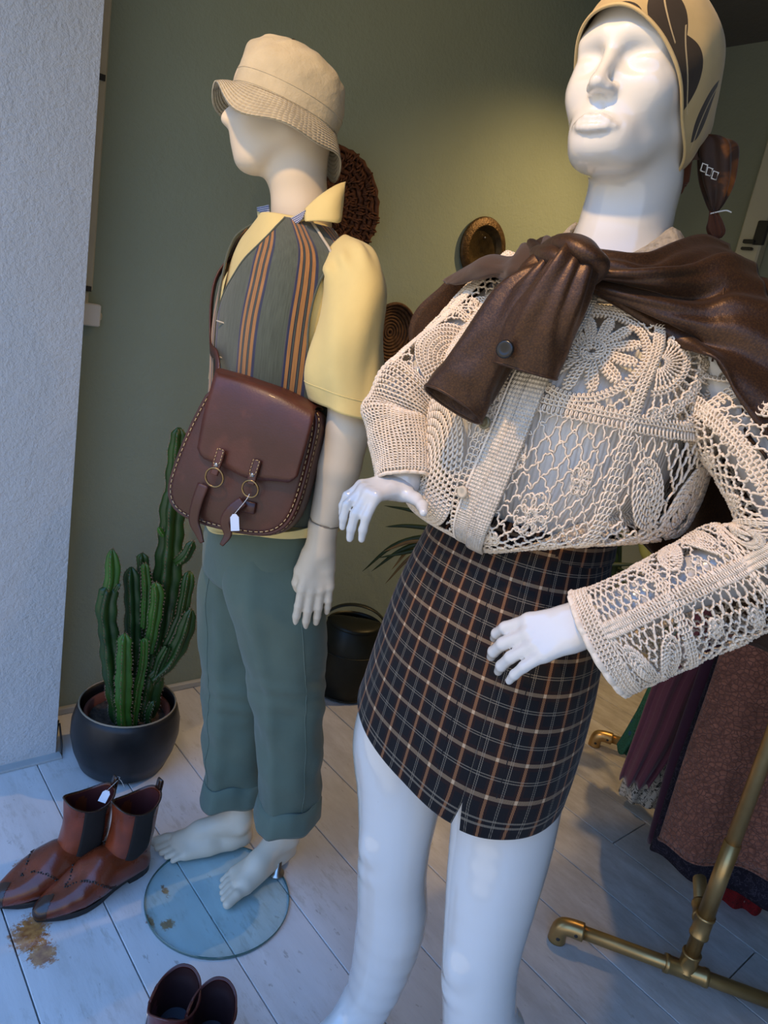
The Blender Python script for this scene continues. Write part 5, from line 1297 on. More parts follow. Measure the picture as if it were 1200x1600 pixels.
# straps with rings: upper tab, ring, lower strap
def strap(path, wd, name, mat, parent, th=.003, offs=None, n=24):
    P = [BO+bq(x, y, o)[0]*BX+bq(x, y, o)[1]*BY+BN*o for x, y, o in path]; P = cat(np.array(P), n)
    T_, A_, B_ = frames_along(P, BN)
    W_ = np.broadcast_to(np.asarray(wd, float), (len(path),)); W_ = np.interp(np.linspace(0, 1, n), np.linspace(0, 1, len(path)), W_)
    G = np.stack([P-A_*W_[:, None]/2, P-A_*W_[:, None]/4, P+A_*W_[:, None]/4, P+A_*W_[:, None]/2], 1)
    V, F_, uv = grid(G); return mk(name, V, F_, mat, parent, uv, thick=th, off=0), P, A_
for (tabp, rc, rr, low, tl2) in (([(346, 702, .046), (340, 722, .047), (334, 742, .048)], (335, 746), .0175, [(318, 757, .035), (308, 785, .036), (303, 812, .032), (310, 832, .030), (316, 848, .030)], 0),
                                ([(402, 719, .046), (396, 738, .047), (392, 757, .048)], (391, 764), .0155, [(380, 783, .036), (362, 797, .042), (352, 815, .040), (356, 835, .036), (346, 852, .038)], 1)):
    o_, P, A_ = strap(tabp, (.017, .017, .014), 'tab', M_BAG_FLAP, bag, .004)
    nn = BN*.0032
    lp = np.array([P[0]+A_[0]*.006, P[12]+A_[12]*.006, P[16]+A_[16]*.003, P[12]-A_[12]*.006, P[0]-A_[0]*.006])+nn
    stitches(np.vstack([lp, lp[:1]]), 'stitching', M_THREAD, o_, .004, .0025, .0008)
    V, F_, _ = lathe([(0, .003), (.003, .0025), (.0045, 0)], 14); V = P[14]+nn*.6+V[:, :1]*BX+V[:, 1:2]*BY+V[:, 2:]*BN; mk('rivet', V, F_, M_STEEL, o_)
    c_ = bq(*rc, .046); a = np.linspace(0, 2*math.pi, 33); RP = np.array([BO+(c_[0]+rr*math.cos(t_))*BX+(c_[1]+rr*math.sin(t_))*BY+BN*(.046+.004*math.sin(t_)) for t_ in a])
    V, F_, _ = tube(RP, .0019, 8, False); mk('ring', V, F_, M_BRASS_OLD, bag)
    o_, P2, A2 = strap(low, (.022, .021, .020, .014, .007) if tl2 == 0 else (.020, .020, .020, .015, .007), 'strap_end', M_BAG_FLAP, bag, .004, n=30)
P = [BO+bq(x, y, o)[0]*BX+bq(x, y, o)[1]*BY+BN*o for x, y, o in ((390, 785, .028), (388, 800, .030))]
V, F_, uv = box((P[0]+P[1])/2, .026, .006, .022, R=np.array([BX, BN, BY]).T, bev=.002); mk('keeper', V, F_, M_BAG, bag)
# shoulder strap: up the far side of the chest, over the far shoulder, down the back
sp0 = MAN.world(ml(340, 582, .12)); Pm = [ml(340, 585, .115), ml(338, 556, .085), tc_(1.30)+FD*.134-LD*.075, tc_(1.44)+FD*.108-LD*.12, tc_(1.515)-LD*.115, tc_(1.44)-FD*.125-LD*.05, tc_(1.25)-FD*.15+LD*.09, ml(505, 640, .10)]
P = np.array([MAN.world(p) for p in Pm]); P = cat(P, 60); T_, A_, B_ = frames_along(P, np.array([MAN.world(tc_(1.3))-p for p in P]))
G = np.stack([P-A_*.011, P+A_*.011], 1); V, F_, uv = grid(G); mk('shoulder_strap', V, F_, M_BAG, bag, uv, thick=.0035)
c_ = BO+bq(367, 803, .05)[0]*BX+bq(367, 803, .05)[1]*BY+BN*.052
price_tag(c_, nrm(BX*.95+BY*.25), nrm(BY*.95-BX*.25), BN, .0165, .031, 'white price tag tied to a ring of the brown satchel', [BO+bq(390, 772, .05)[0]*BX+bq(390, 772, .05)[1]*BY+BN*.05, BO+bq(384, 782, .056)[0]*BX+bq(384, 782, .056)[1]*BY+BN*.056, c_])

# ------------------------------------------------------------------ boots
def make_boot(style, name, label, group, heel, toe, mats, bend=0., tagged=False, open_only=False):
    """heel, toe: world points on the floor; style dict of proportions"""
    heel = np.asarray(heel, float); toe = np.asarray(toe, float); d = nrm((toe-heel)*[1, 1, 0]); y = np.array([-d[1], d[0], 0.]); B = np.array([d, y, UP])
    L = np.linalg.norm(toe[:2]-heel[:2]); Wd = lambda P: np.array([heel[0], heel[1], 0.])+np.asarray(P, float)@B
    b = thing(name, label, 'boot', (heel[0], heel[1], 0.), group)
    s = L/.32
    return b, Wd, s
def boot(style, name, label, group, heel, toe, mats):
    b, Wd, s = make_boot(style, name, label, group, heel, toe, mats)
    f = Field(); k = .02; sc = s
    P = lambda x, yy, z: np.array([x*sc, yy, z])
    hw = style['w']/.082
    tp = style['top']          # list of (x, half width, z) chains for the foot
    for i in range(len(tp)-1):
        (x0, w0, z0), (x1, w1, z1) = tp[i], tp[i+1]
        for sd_ in (1, -1):
            r0, r1 = z0/2, z1/2
            f.cone(P(x0, sd_*max(0, w0*hw-r0*.75), r0+.016), P(x1, sd_*max(0, w1*hw-r1*.75), r1+.016), r0, r1, .022)
    sh = style['h']; sx = style['sx']
    f.chain([P(.040, 0, .050), P(.046, 0, .062)], [.034*hw, .034*hw], .03)
    V, F_ = f.mesh(.0036)
    V[:, 2] = np.maximum(V[:, 2], .016+.018*np.clip(1-V[:, 0]/(.17*sc), 0, 1))
    # keep only what lies under the shaft's lower ring
    o = mk('vamp', Wd(V), F_, mats['upper'], b); style['vamp'] = V.copy()
    # shaft: open tube with thickness
    SKs = []
    for (z, x, ax_, ay_, tl_) in style['shaft']:
        SKs.append((np.array([x*sc, 0, z]), np.array([ax_, 0, tl_*ax_]), np.array([0, ay_, 0]), 2.3))
    def sd2(t, v): return .0035*vnoise(style['seed']+2*np.cos(t), 4*v+2*np.sin(t))+.0025*np.sin(v*26+2*np.cos(t))*np.exp(-((v-.18)/.16)**2)*(.5+.5*np.cos(t))
    G = loft(SKs, 40, 56, sd2)
    top_w = style.get('topwave')
    if top_w is not None:
        a = np.linspace(0, 2*math.pi, 56, endpoint=False)
        for i in range(28, 40): G[i, :, 2] += top_w(a)*((i-28)/11.)**2
    V, F_, uv = grid(Wd(G.reshape(-1, 3)).reshape(G.shape), True); sh_o = mk('shaft', V, F_, mats['upper'], b, uv, thick=.003, off=-1.)
    c0 = G.mean(1, keepdims=True); Gi = c0+(G-c0)*.925
    V, F_, uv = grid(Wd(Gi.reshape(-1, 3)).reshape(G.shape)[4:39], True); mk('lining', V, F_, mats['lining'], sh_o, uv)
    rim = G[-1]; V, F_, _ = tube(Wd(np.vstack([rim, rim[:1]])), .0022, 6, False); mk('top_edge', V, F_, mats['edge'], sh_o)
    ins = Gi[6]; ci = ins.mean(0); V = np.vstack([ins, ci[None]]); n_ = len(ins); V, F_ = Wd(V), [(i, (i+1) % n_, n_) for i in range(n_)]; mk('insole', V, F_, mats['insole'], b)
    # sole and heel
    so = np.array(style['sole'])*[sc, hw]; pts = np.vstack([so, (so*[1, -1])[::-1]]); pts = rounded(pts, 1); k_ = len(pts)
    zb = lambda x: .018*np.clip(1-x/(.17*sc), 0, 1); 
    lo = np.column_stack([pts, .002+.010*np.clip((pts[:, 0]-.26*sc)/(.06*sc), 0, 1)+zb(pts[:, 0])]); hi = lo+[0, 0, .010]; hi2 = hi.copy(); hi2[:, :2] *= .985
    R3 = np.array([lo, hi, hi2+[0, 0, .003]]); V, F_, uv = grid(Wd(R3.reshape(-1, 3)).reshape(R3.shape), True, (True, True)); mk('sole', V, F_, mats['sole'], b, smooth=False)
    hp = pts[pts[:, 0] < .075*sc]; hp = hp[np.argsort(np.arctan2(hp[:, 1], hp[:, 0]-.04*sc))]; hz = zb(hp[:, 0])+.004
    R3 = np.array([np.column_stack([hp*[1, .96], np.zeros(len(hp))+.0005]), np.column_stack([hp, hz])]); V, F_, uv = grid(Wd(R3.reshape(-1, 3)).reshape(R3.shape), True, (True, True)); mk('heel', V, F_, mats['sole'], b, smooth=False)
    return b, Wd, G, sc
CH = dict(kind='chelsea', h=.19, w=.084, sx=.05, seed=3.,
          top=[(.030, .033, .050), (.085, .033, .074), (.135, .037, .080), (.175, .042, .066), (.215, .041, .050), (.255, .032, .037), (.288, .021, .028), (.312, .012, .022)],
          shaft=[(.040, .064, .066, .036, -.30), (.068, .066, .066, .039, -.42), (.100, .056, .060, .040, -.25), (.140, .048, .055, .039, -.08), (.180, .044, .055, .040, .00), (.212, .042, .058, .042, .05)],
          sole=[(-.010, .012), (-.004, .026), (.03, .034), (.08, .032), (.13, .036), (.18, .045), (.22, .045), (.26, .035), (.295, .023), (.320, .013), (.328, .008)])
CH['topwave'] = lambda a: .010*np.cos(2*a)-.002
mat_c = dict(upper=M_BOOT, lining=M_BOOT_IN, edge=M_BOOT_DARK, insole=M_INSOLE, sole=M_SOLE)
def chelsea(heel, toe, label, side):
    b, Wd, G, sc = boot(CH, 'ankle_boot', label, 'pair of chestnut ankle boots', heel, toe, mat_c)
    # elastic gussets on both sides of the shaft
    for j0, j1 in ((10, 19), (37, 46)):
        g = G[10:39, j0:j1].copy(); c0 = G[10:39].mean(1, keepdims=True); g = c0+(g-c0)*1.018
        nrow = g.shape[0]
        V, F_, uv = grid(Wd(g.reshape(-1, 3)).reshape(g.shape)); mk('elastic_gusset', V, F_, M_ELASTIC, b, uv, thick=.0015)
    # pull tab at the back
    c_ = G[-1, 28]; P = np.array([c_+[.002, 0, -.03], c_+[-.004, 0, .0], c_+[-.006, 0, .020], c_+[-.001, 0, .024], c_+[.004, 0, .0]])
    P = cat(P, 18); Gt = np.stack([P-[0, .008, 0], P+[0, .008, 0]], 1); V, F_, uv = grid(Wd(Gt.reshape(-1, 3)).reshape(Gt.shape)); mk('pull_tab', V, F_, M_BOOT_DARK, b, uv, thick=.002)
    # burnished toe cap with scalloped wing edge: a thin shell over the front of the vamp
    f = Field()
    for i in range(4, len(CH['top'])-1):
        (x0, w0, z0), (x1, w1, z1) = CH['top'][i], CH['top'][i+1]
        for s_ in (1, -1): f.cone((x0*sc, s_*max(0, w0-z0*.375), z0/2+.016), (x1*sc, s_*max(0, w1-z1*.375), z1/2+.016), z0/2+.0012, z1/2+.0012, .022)
    V, F_ = f.mesh(.0034); ctr = V[F_].mean(1)
    keep = ctr[:, 0] > (.284+.05*np.abs(ctr[:, 1])/.03)*sc*.97
    keep &= ctr[:, 2] > .016
    F_ = F_[keep]; us = np.unique(F_); mp = np.zeros(len(V), int); mp[us] = np.arange(len(us)); mk('toe_cap', Wd(V[us]), mp[F_], M_BOOT_DARK, b)
    # brogue wing seam: dots along a winged line
    f2 = []
    for t_ in np.linspace(-1, 1, 41):
        x = (.205+.030*(1-abs(t_))**1.0-.075*abs(t_)**1.6+.012*math.exp(-(t_/.12)**2))*sc
        ang = t_*math.pi*.46; Vv = CH['vamp']; nb = Vv[np.abs(Vv[:, 0]-x) < .004]; rel = nb[:, 1:]-[0, .030]; k_ = np.argmin(np.abs(np.arctan2(rel[:, 0], rel[:, 1])-ang)); f2.append([x, nb[k_, 1]*1.01, .030+(nb[k_, 2]-.030)*1.01])
    f2 = np.array(f2)
    V, F_, _ = merge([(Wd(v), g) for v, g in [(lambda q: (q[0]+p, q[1]))(lathe([(.0, .0012), (.0020, .0006), (.0024, -.001)], 8)) for p in f2]]); mk('broguing', V, F_, M_SOLE, b)
    V, F_, _ = tube(Wd(f2+[-.004, 0, 0]), .0009, 5); mk('wing_seam', V, F_, M_BOOT_DARK, b)
    return b, Wd, G
h1, t1 = fl(222, 1352), fl(58, 1442); h2, t2 = fl(150, 1350), fl(-8, 1420)
bA, WA, GA = chelsea(h1, t1, 'chestnut leather ankle boot nearer the glass base, burnished black toe', 1)
bB, WB_, GB2 = chelsea(h2, t2, 'chestnut leather ankle boot farther left, its toe cut by the picture edge', -1)
tab = WB_(GB2[-1, 28]+[-.004, 0, .018]); c_ = tab-MAN.u*.002+MAN.n*.03+UP*-.012+MAN.u*-.008
price_tag(c_, nrm(MAN.u*.93+UP*-.1+MAN.n*.2), nrm(UP*.8-MAN.n*.5+MAN.u*.3), nrm(MAN.n*.75+UP*.6), .019, .028, 'white price tag tied to the pull tab of the chestnut boots', [tab+UP*.006, tab+MAN.u*.008+UP*.002, c_+UP*.002, c_])
V, F_, _ = tube(np.array([tab+UP*.006, tab+MAN.u*.012-UP*.004, tab+MAN.u*.022-UP*.022]), .0007, 5, n=12); mk('string_end', V, F_, M_STRING, bB)

BU = dict(kind='ankle', h=.15, w=.078, sx=.05, seed=9.,
          top=[(.030, .033, .050), (.085, .033, .060), (.135, .036, .062), (.175, .040, .062), (.215, .038, .050), (.25, .030, .040), (.28, .020, .032)],
          shaft=[(.040, .060, .062, .036, -.3), (.075, .058, .060, .038, -.3), (.110, .048, .058, .040, -.10), (.135, .044, .060, .041, -.02), (.152, .042, .063, .042, .02), (.166, .042, .064, .042, .05)],
          sole=[(-.008, .012), (-.002, .026), (.03, .033), (.08, .031), (.13, .036), (.18, .042), (.22, .040), (.26, .030), (.29, .018), (.298, .010)])
BU['topwave'] = lambda a: .012*np.cos(2*a)+.006*np.cos(a)-.018*np.exp(-((a-4.7)/.16)**2)
mat_b = dict(upper=M_BURG, lining=M_BURG_IN, edge=M_BURG, insole=M_INSOLE, sole=M_SOLE)
for (hx, tx, lb) in (((268, 1640), (196, 1830), 'burgundy leather ankle boot at the bottom edge, left of its pair'), ((322, 1662), (262, 1850), 'burgundy leather ankle boot at the bottom edge, right of its pair')):
    b, Wd, G, sc = boot(BU, 'ankle_boot', lb, 'pair of burgundy ankle boots', fl(*hx), fl(*tx), mat_b)
    c_ = G[-1, 42]; P = np.array([c_+[0, -.003, -.004], c_+[.003, -.004, -.045], c_+[.004, -.004, -.09]]); V, F_, _ = tube(Wd(P), .0022, 6); mk('zip', V, F_, M_SILVER, b)
# ------------------------------------------------------------------ potted cactus
PC = np.array([.765, 1.80, 0.]); POTF = Frame(200, 1185); POTF.o = PC.copy()
pot = thing('potted_cactus', 'tall branching green cactus in a dark zinc pot beside the white pier', 'plant', PC)
V, F_, _ = lathe([(0, .002), (.105, .002), (.125, .012), (.143, .06), (.153, .11), (.152, .15), (.143, .185), (.136, .203), (.133, .204), (.136, .18), (.140, .14), (.138, .10), (0, .10)], 64, PC); mk('pot', V, F_, M_POT, pot)
a = np.linspace(0, 2*math.pi, 49); V, F_, _ = tube(np.column_stack([PC[0]+.1345*np.cos(a), PC[1]+.1345*np.sin(a), np.full(49, .204)]), .0028, 6, False); mk('pot_rim', V, F_, M_POT_RIM, pot)
V, F_, _ = lathe([(.118, .10), (.121, .178), (.112, .178), (.108, .15)], 48, PC, (False, False)); inner = mk('nursery_pot', V, F_, M_TERRA, pot)
r_ = np.linspace(0, .115, 14); a = np.linspace(0, 2*math.pi, 48, endpoint=False)
G = np.array([[(PC[0]+r*math.cos(t), PC[1]+r*math.sin(t), .150+.010*vnoise(20+r*70*math.cos(t), 20+r*70*math.sin(t))) for t in a] for r in r_]); V, F_, _ = grid(G, True); mk('soil', V, F_, M_SOIL, pot)
rs = random.Random(5)
for k in range(14):
    f = Field(); p = PC+np.array([rs.uniform(-.09, .05), rs.uniform(-.10, -.03), .158]); f.ell(p, (rs.uniform(.006, .016), rs.uniform(.006, .014), rs.uniform(.005, .009)), None, .003); V, F_ = f.mesh(.003); mk('stone', V, F_, M_PEBBLE, pot)
def cstem(pts, r, mat, ribs=4, seed=0, young=None):
    P = np.array([POTF.world(POTF.loc(x, y, w)) for x, y, w in pts]); n = max(24, int(len(pts)*14)); P = cat(P, n)
    s_ = np.linspace(0, 1, n); L = np.r_[0, np.cumsum(np.linalg.norm(np.diff(P, axis=0), axis=1))]
    R_ = r*(.78+.22*np.sin(np.pi*np.clip(s_*1.05, 0, 1))**.5)*np.clip((1-s_)*L[-1]/(r*.9), .05, 1)**.5
    R_ = R_*(1+.07*np.sin(L*95+seed)+.05*np.sin(L*31+seed))
    T_, A_, B_ = frames_along(P, (.3, .4, .2)); m = ribs*8; a = np.linspace(0, 2*math.pi, m, endpoint=False)
    prof = .50+.50*np.abs(np.cos(a*ribs/2))**1.6
    G = P[:, None]+(R_[:, None]*prof[None])[..., None]*(A_[:, None]*np.cos(a)[None, :, None]+B_[:, None]*np.sin(a)[None, :, None])
    V, F_, _ = grid(G, True, (False, True)); o = mk('stem', V, F_, mat, pot)
    th_ = []
    for k in range(ribs):
        an = 2*math.pi*k/ribs; step = .011
        for q in np.arange(.01, L[-1], step):
            i = int(np.searchsorted(L, q)); i = min(i, n-1); d_ = A_[i]*math.cos(an)+B_[i]*math.sin(an); b0 = P[i]+d_*R_[i]*.985
            for sg in (-1, 1):
                tip = b0+d_*.005+T_[i]*.0035*sg+np.cross(d_, T_[i])*.002*sg; e1 = T_[i]*.0011; e2 = np.cross(d_, T_[i])*.0011
                th_.append((np.array([b0+e1, b0-e1+e2, b0-e1-e2, tip]), [(0, 1, 3), (1, 2, 3), (2, 0, 3)]))
    V, F_, _ = merge(th_); t_ = mk('thorns', V, F_, M_THORN, o, smooth=False); t_['kind'] = 'stuff'
    return o
ST = [([(192, 1150, .02), (180, 1080, .03), (171, 1000, .03), (166, 950, .03), (172, 915, .02)], .030, M_CACTUS),
      ([(172, 922, .02), (176, 895, .02), (175, 858, .02)], .021, M_CACTUS_YOUNG),
      ([(196, 1152, .07), (193, 1100, .07), (194, 1040, .075), (195, 990, .075)], .023, M_CACTUS_YOUNG),
      ([(206, 1150, .05), (215, 1080, .05), (224, 1035, .05), (226, 997, .05)], .013, M_CACTUS_YOUNG),
      ([(200, 1140, -.02), (206, 1050, -.02), (208, 960, -.02), (205, 886, -.02)], .026, M_CACTUS),
      ([(215, 1130, -.04), (224, 1000, -.04), (226, 920, -.05), (222, 864, -.05)], .022, M_CACTUS),
      ([(226, 980, .0), (229, 920, .0), (226, 880, .0)], .014, M_CACTUS_YOUNG),
      ([(232, 1020, .02), (241, 970, .02), (246, 930, .02), (243, 910, .02)], .018, M_CACTUS_YOUNG),
      ([(218, 1150, .0), (238, 1050, -.02), (256, 950, -.04), (266, 850, -.05), (272, 760, -.06)], .040, M_CACTUS),
      ([(270, 790, -.06), (276, 720, -.06), (280, 668, -.06)], .026, M_CACTUS),
      ([(230, 1095, -.02), (256, 1010, -.03), (270, 960, -.04), (275, 915, -.05), (281, 895, -.05)], .020, M_CACTUS),
      ([(262, 1010, .0), (282, 965, -.01), (292, 920, -.02), (296, 892, -.03)], .018, M_CACTUS),
      ([(238, 1060, .03), (268, 1030, .02), (288, 990, .02), (299, 952, .02)], .024, M_CACTUS),
      ([(262, 1010, .03), (250, 1035, .03), (240, 1070, .03)], .016, M_CACTUS),
      ([(275, 880, -.03), (290, 868, -.02), (302, 845, -.02)], .016, M_CACTUS),
      ([(256, 838, -.03), (247, 824, -.03)], .008, M_CACTUS_YOUNG),
      ([(168, 938, .03), (158, 928, .03)], .008, M_CACTUS_YOUNG), ([(180, 925, .03), (188, 912, .03)], .008, M_CACTUS),
      ([(235, 1150, .03), (232, 1120, .04), (240, 1095, .04)], .010, M_CACTUS)]
for i, (p, r, m) in enumerate(ST): cstem(p, r, m, 4 if r > .012 else 3, i*1.3)

# ------------------------------------------------------------------ dark tin coal bucket behind the trousers
cc = np.array([1.655, 1.880, 0.])
can = thing('tin_bucket', 'blackened tin bucket with half lid and hoop handle against the green wall', 'bucket', cc)
V, F_, _ = lathe([(0, .002), (.105, .002), (.116, .010), (.121, .10), (.118, .20), (.106, .285), (.103, .287), (.104, .27), (.108, .18), (.100, .03), (0, .03)], 56, cc); mk('bucket_body', V, F_, M_CAN, can)
for z in (.012, .19): 
    a = np.linspace(0, 2*math.pi, 49); rr = np.interp(z, [0, .1, .2, .285], [.113, .121, .118, .106])+.001; V, F_, _ = tube(np.column_stack([cc[0]+rr*np.cos(a), cc[1]+rr*np.sin(a), np.full(49, z)]), .003, 6, False); mk('bead', V, F_, M_CAN, can)
# sloped half lid (front) : a shallow dome sector, tilted
wd = nrm([-.62, -.78, 0]); sd_ = np.array([wd[1], -wd[0], 0])
G = np.array([[cc+wd*(r*math.cos(t))*.106+sd_*(r*math.sin(t))*.106+UP*(.287+.020*math.sqrt(max(0, 1-r*r))) for t in np.linspace(-1.65, 1.65, 40)] for r in np.linspace(.02, 1, 10)]); V, F_, _ = grid(G); mk('half_lid', V, F_, M_CAN, can, thick=.003)
P = [cc+sd_*math.cos(t)*.125+UP*(.255+.095*math.sin(t))-wd*.02 for t in np.linspace(0, math.pi, 25)]; T_, A_, B_ = frames_along(np.array(P), wd); G = np.stack([np.array(P)-wd*.012, np.array(P)+wd*.012], 1); V, F_, _ = grid(G); mk('hoop_handle', V, F_, M_CAN, can, thick=.004)
P = [cc+nrm([-.9, .1, 0])*.115+UP*.20, cc+nrm([-.9, .1, 0])*.160+UP*.19, cc+nrm([-.9, .1, 0])*.165+UP*.11, cc+nrm([-.9, .1, 0])*.118+UP*.06]; V, F_, _ = tube(P, .009, 8, n=24); mk('side_handle', V, F_, M_CAN, can)

# ------------------------------------------------------------------ palm behind the skirt
pm0 = np.array([2.16, 1.46, 0.]); PMF = Frame(800, 1120); PMF.o = pm0.copy()
palm = thing('potted_palm', 'palm with drooping dark and dry leaves behind the plaid skirt', 'plant', pm0)
V, F_, _ = lathe([(0, .002), (.09, .002), (.12, .20), (.125, .205), (.11, .20), (.105, .17), (0, .17)], 40, pm0); mk('pot', V, F_, M_POT, palm)
def pw(px, py, w): return PMF.world(PMF.loc(px, py, w))
V, F_, _ = tube(np.array([pm0+[0, 0, .15], pm0+[.03, -.03, .40], pw(1018, 912, .0), pw(1012, 860, .0), pw(1010, 828, .0)]), [.020, .022, .025, .028, .036], 14, n=40); mk('cane', V, F_, M_PALM_STEM, palm)
V, F_, _ = tube(np.array([pm0+[0, 0, .15], pm0+[-.03, .02, .45], pm0+[-.05, .03, .66]]), [.018, .016, .014], 12, n=24); mk('cane', V, F_, M_PALM_STEM, palm)
def leaf(pts, wd, mat, par):
    P = cat(np.array([pw(*p) for p in pts]), 18); T_, A_, B_ = frames_along(P, PMF.n+UP*.4); s_ = np.linspace(0, 1, 18); W_ = wd*np.sin(np.pi*np.clip(s_*.93+.07, 0, 1))**.7
    G = np.stack([P-A_*W_[:, None]*.5, P+B_*.0015, P+A_*W_[:, None]*.5], 1); V, F_, _ = grid(G); return mk('leaf', V, F_, mat, par, thick=.0008)
rl = random.Random(3); o0 = (790, 850, .0)
for pts, wd, m in (([o0, (690, 838, .02), (620, 850, .03), (566, 893, .03)], .016, M_PALM), ([o0, (690, 843, .02), (630, 858, .03), (580, 893, .04)], .016, M_PALM), ([o0, (700, 850, .03), (645, 868, .04), (602, 912, .05)], .014, M_PALM_DRY),
                   ([o0, (710, 840, .0), (650, 850, .02), (612, 890, .03)], .016, M_PALM_DRY), ([o0, (690, 850, .03), (640, 862, .04), (590, 872, .05)], .014, M_PALM), ([o0, (700, 830, .0), (640, 822, .0), (602, 823, .0)], .015, M_PALM),
                   ([o0, (720, 855, .03), (665, 880, .05), (622, 905, .06)], .014, M_PALM_DRY), ([o0, (705, 828, .0), (650, 800, .0), (600, 790, -.02)], .014, M_PALM), ([o0, (715, 850, .02), (650, 845, .03), (598, 862, .04)], .015, M_PALM_DRY)):
    leaf(pts, wd*1.25, m, palm)
o1 = (1010, 832, .0)
for k in range(26):
    an = rl.uniform(-2.9, .15); L = rl.uniform(70, 150); dx, dy = math.cos(an)*L, math.sin(an)*L*.8
    leaf([o1, (1010+dx*.5, 832+dy*.6-14, rl.uniform(-.12, .05)), (1010+dx, 832+dy+rl.uniform(5, 45), rl.uniform(-.22, .05))], rl.uniform(.016, .026), M_PALM if k % 5 else M_PALM_DRY, palm)
for k in range(30):
    leaf([(955, 915, -.06), (930+rl.uniform(-45, 45), 880+rl.uniform(-60, 10), rl.uniform(-.16, .0)), (935+rl.uniform(-75, 70), 895+rl.uniform(-70, 60), rl.uniform(-.2, .0))], rl.uniform(.018, .030), M_PALM, palm)

# ------------------------------------------------------------------ wall baskets and tray
def wall_disc(px, py, rx, rz): 
    return on_y(px, py, YB-.015), rx, rz
# big round palm-weave basket, standing proud of the wall
bc = on_y(520, 322, YB-.03); b1 = thing('woven_basket', 'large round brown woven basket on the wall behind the hatted mannequin', 'basket', bc)
RB = .170; rb = random.Random(2)
V, F_, _ = lathe([(0, .0), (RB*.55, .0), (RB, .035), (RB*.98, .040), (RB*.5, .010), (0, .008)], 48); V = bc+np.stack([V[:, 0], .028-V[:, 2], V[:, 1]], -1); mk('backing', V, F_, M_WICK, b1)
for k in range(9):          # coils
    r = RB*(.16+.84*k/8); a = np.linspace(0, 2*math.pi, 65); zz = .010+.030*max(0, (r/RB-.5)/.5)
    rr = r+.0025*np.sin(a*23+k); P = np.column_stack([bc[0]+rr*np.cos(a), bc[1]+.024-zz+.002*np.sin(31*a+k), bc[2]+rr*np.sin(a)]); V, F_, _ = tube(P, .0085, 6, False, ref=(0, 1, 0.01)); mk('coil', V, F_, M_WICK, b1)
pr = []
for k in range(420):
    t = rb.uniform(0, 6.283); r = RB*math.sqrt(rb.uniform(.03, 1)); zz = .018+.030*max(0, (r/RB-.5)/.5); tw = rb.uniform(-.6, .6)
    c = bc+np.array([r*math.cos(t), .022-zz, r*math.sin(t)]); e = np.array([math.cos(t+tw), 0, math.sin(t+tw)]); pr.append(tube([c-e*.014+[0, .004, 0], c+[0, -.003, 0], c+e*.014+[0, .004, 0]], .0032, 5))
V, F_, _ = merge(pr); o = mk('raffia_tufts', V, F_, M_WICK, b1); o['kind'] = 'stuff'
# oval beaten tray
tcx = on_y(757, 390, YB-.02); b2 = thing('metal_tray', 'oval dark beaten metal tray hung on the green wall', 'tray', tcx)
pr = [(.0, .004), (.083, .004), (.088, .008), (.093, .020), (.100, .024), (.128, .020), (.134, .014), (.134, .008), (.12, .010), (.09, .0), (0, 0)]
V, F_, _ = lathe(pr[:5], 64); SX, SZ = .93, .90
V = tcx+np.stack([V[:, 0]*SX, .018-V[:, 2], V[:, 1]*SZ], -1); mk('tray_well', V, F_, M_TRAYM, b2)
V, F_, _ = lathe(pr[4:], 64, caps=(False, False)); V = tcx+np.stack([V[:, 0]*SX, .018-V[:, 2], V[:, 1]*SZ], -1); mk('tray_rim', V, F_, M_TRAY_RIM, b2)
V, F_, _ = lathe([(0, .006), (.003, .005), (.004, 0)], 10); V = tcx+np.stack([V[:, 0], .012-V[:, 2], V[:, 1]+.045], -1); mk('nail', V, F_, M_STEEL, b2)
# small coiled cane basket
b3c = on_y(612, 520, YB-.03); b3 = thing('cane_basket', 'small coiled cane basket on the wall right of the yellow sleeve', 'basket', b3c)
RC = .105
V, F_, _ = lathe([(0, .0), (RC*.9, .0), (RC, .03), (RC*.97, .035), (RC*.5, .008), (0, .005)], 40); V = b3c+np.stack([V[:, 0], .028-V[:, 2], V[:, 1]], -1); mk('backing', V, F_, M_WICK2, b3)
for k in range(9):
    r = RC*(.10+.90*k/8); a = np.linspace(0, 2*math.pi, 49); zz = .008+.026*(r/RC)**3
    V, F_, _ = tube(np.column_stack([b3c[0]+r*np.cos(a), np.full(49, b3c[1]+.022-zz), b3c[2]+r*np.sin(a)]), .0062, 6, False, ref=(0, 1, .01)); mk('coil', V, F_, M_WICK2, b3)
for k in range(28):
    t = 2*math.pi*k/28; P = [b3c+np.array([r*math.cos(t+.3*r/RC), .014-.026*(r/RC)**3, r*math.sin(t+.3*r/RC)]) for r in np.linspace(RC*.15, RC, 8)]; V, F_, _ = tube(P, .0018, 5); mk('lashing', V, F_, M_WICK, b3)

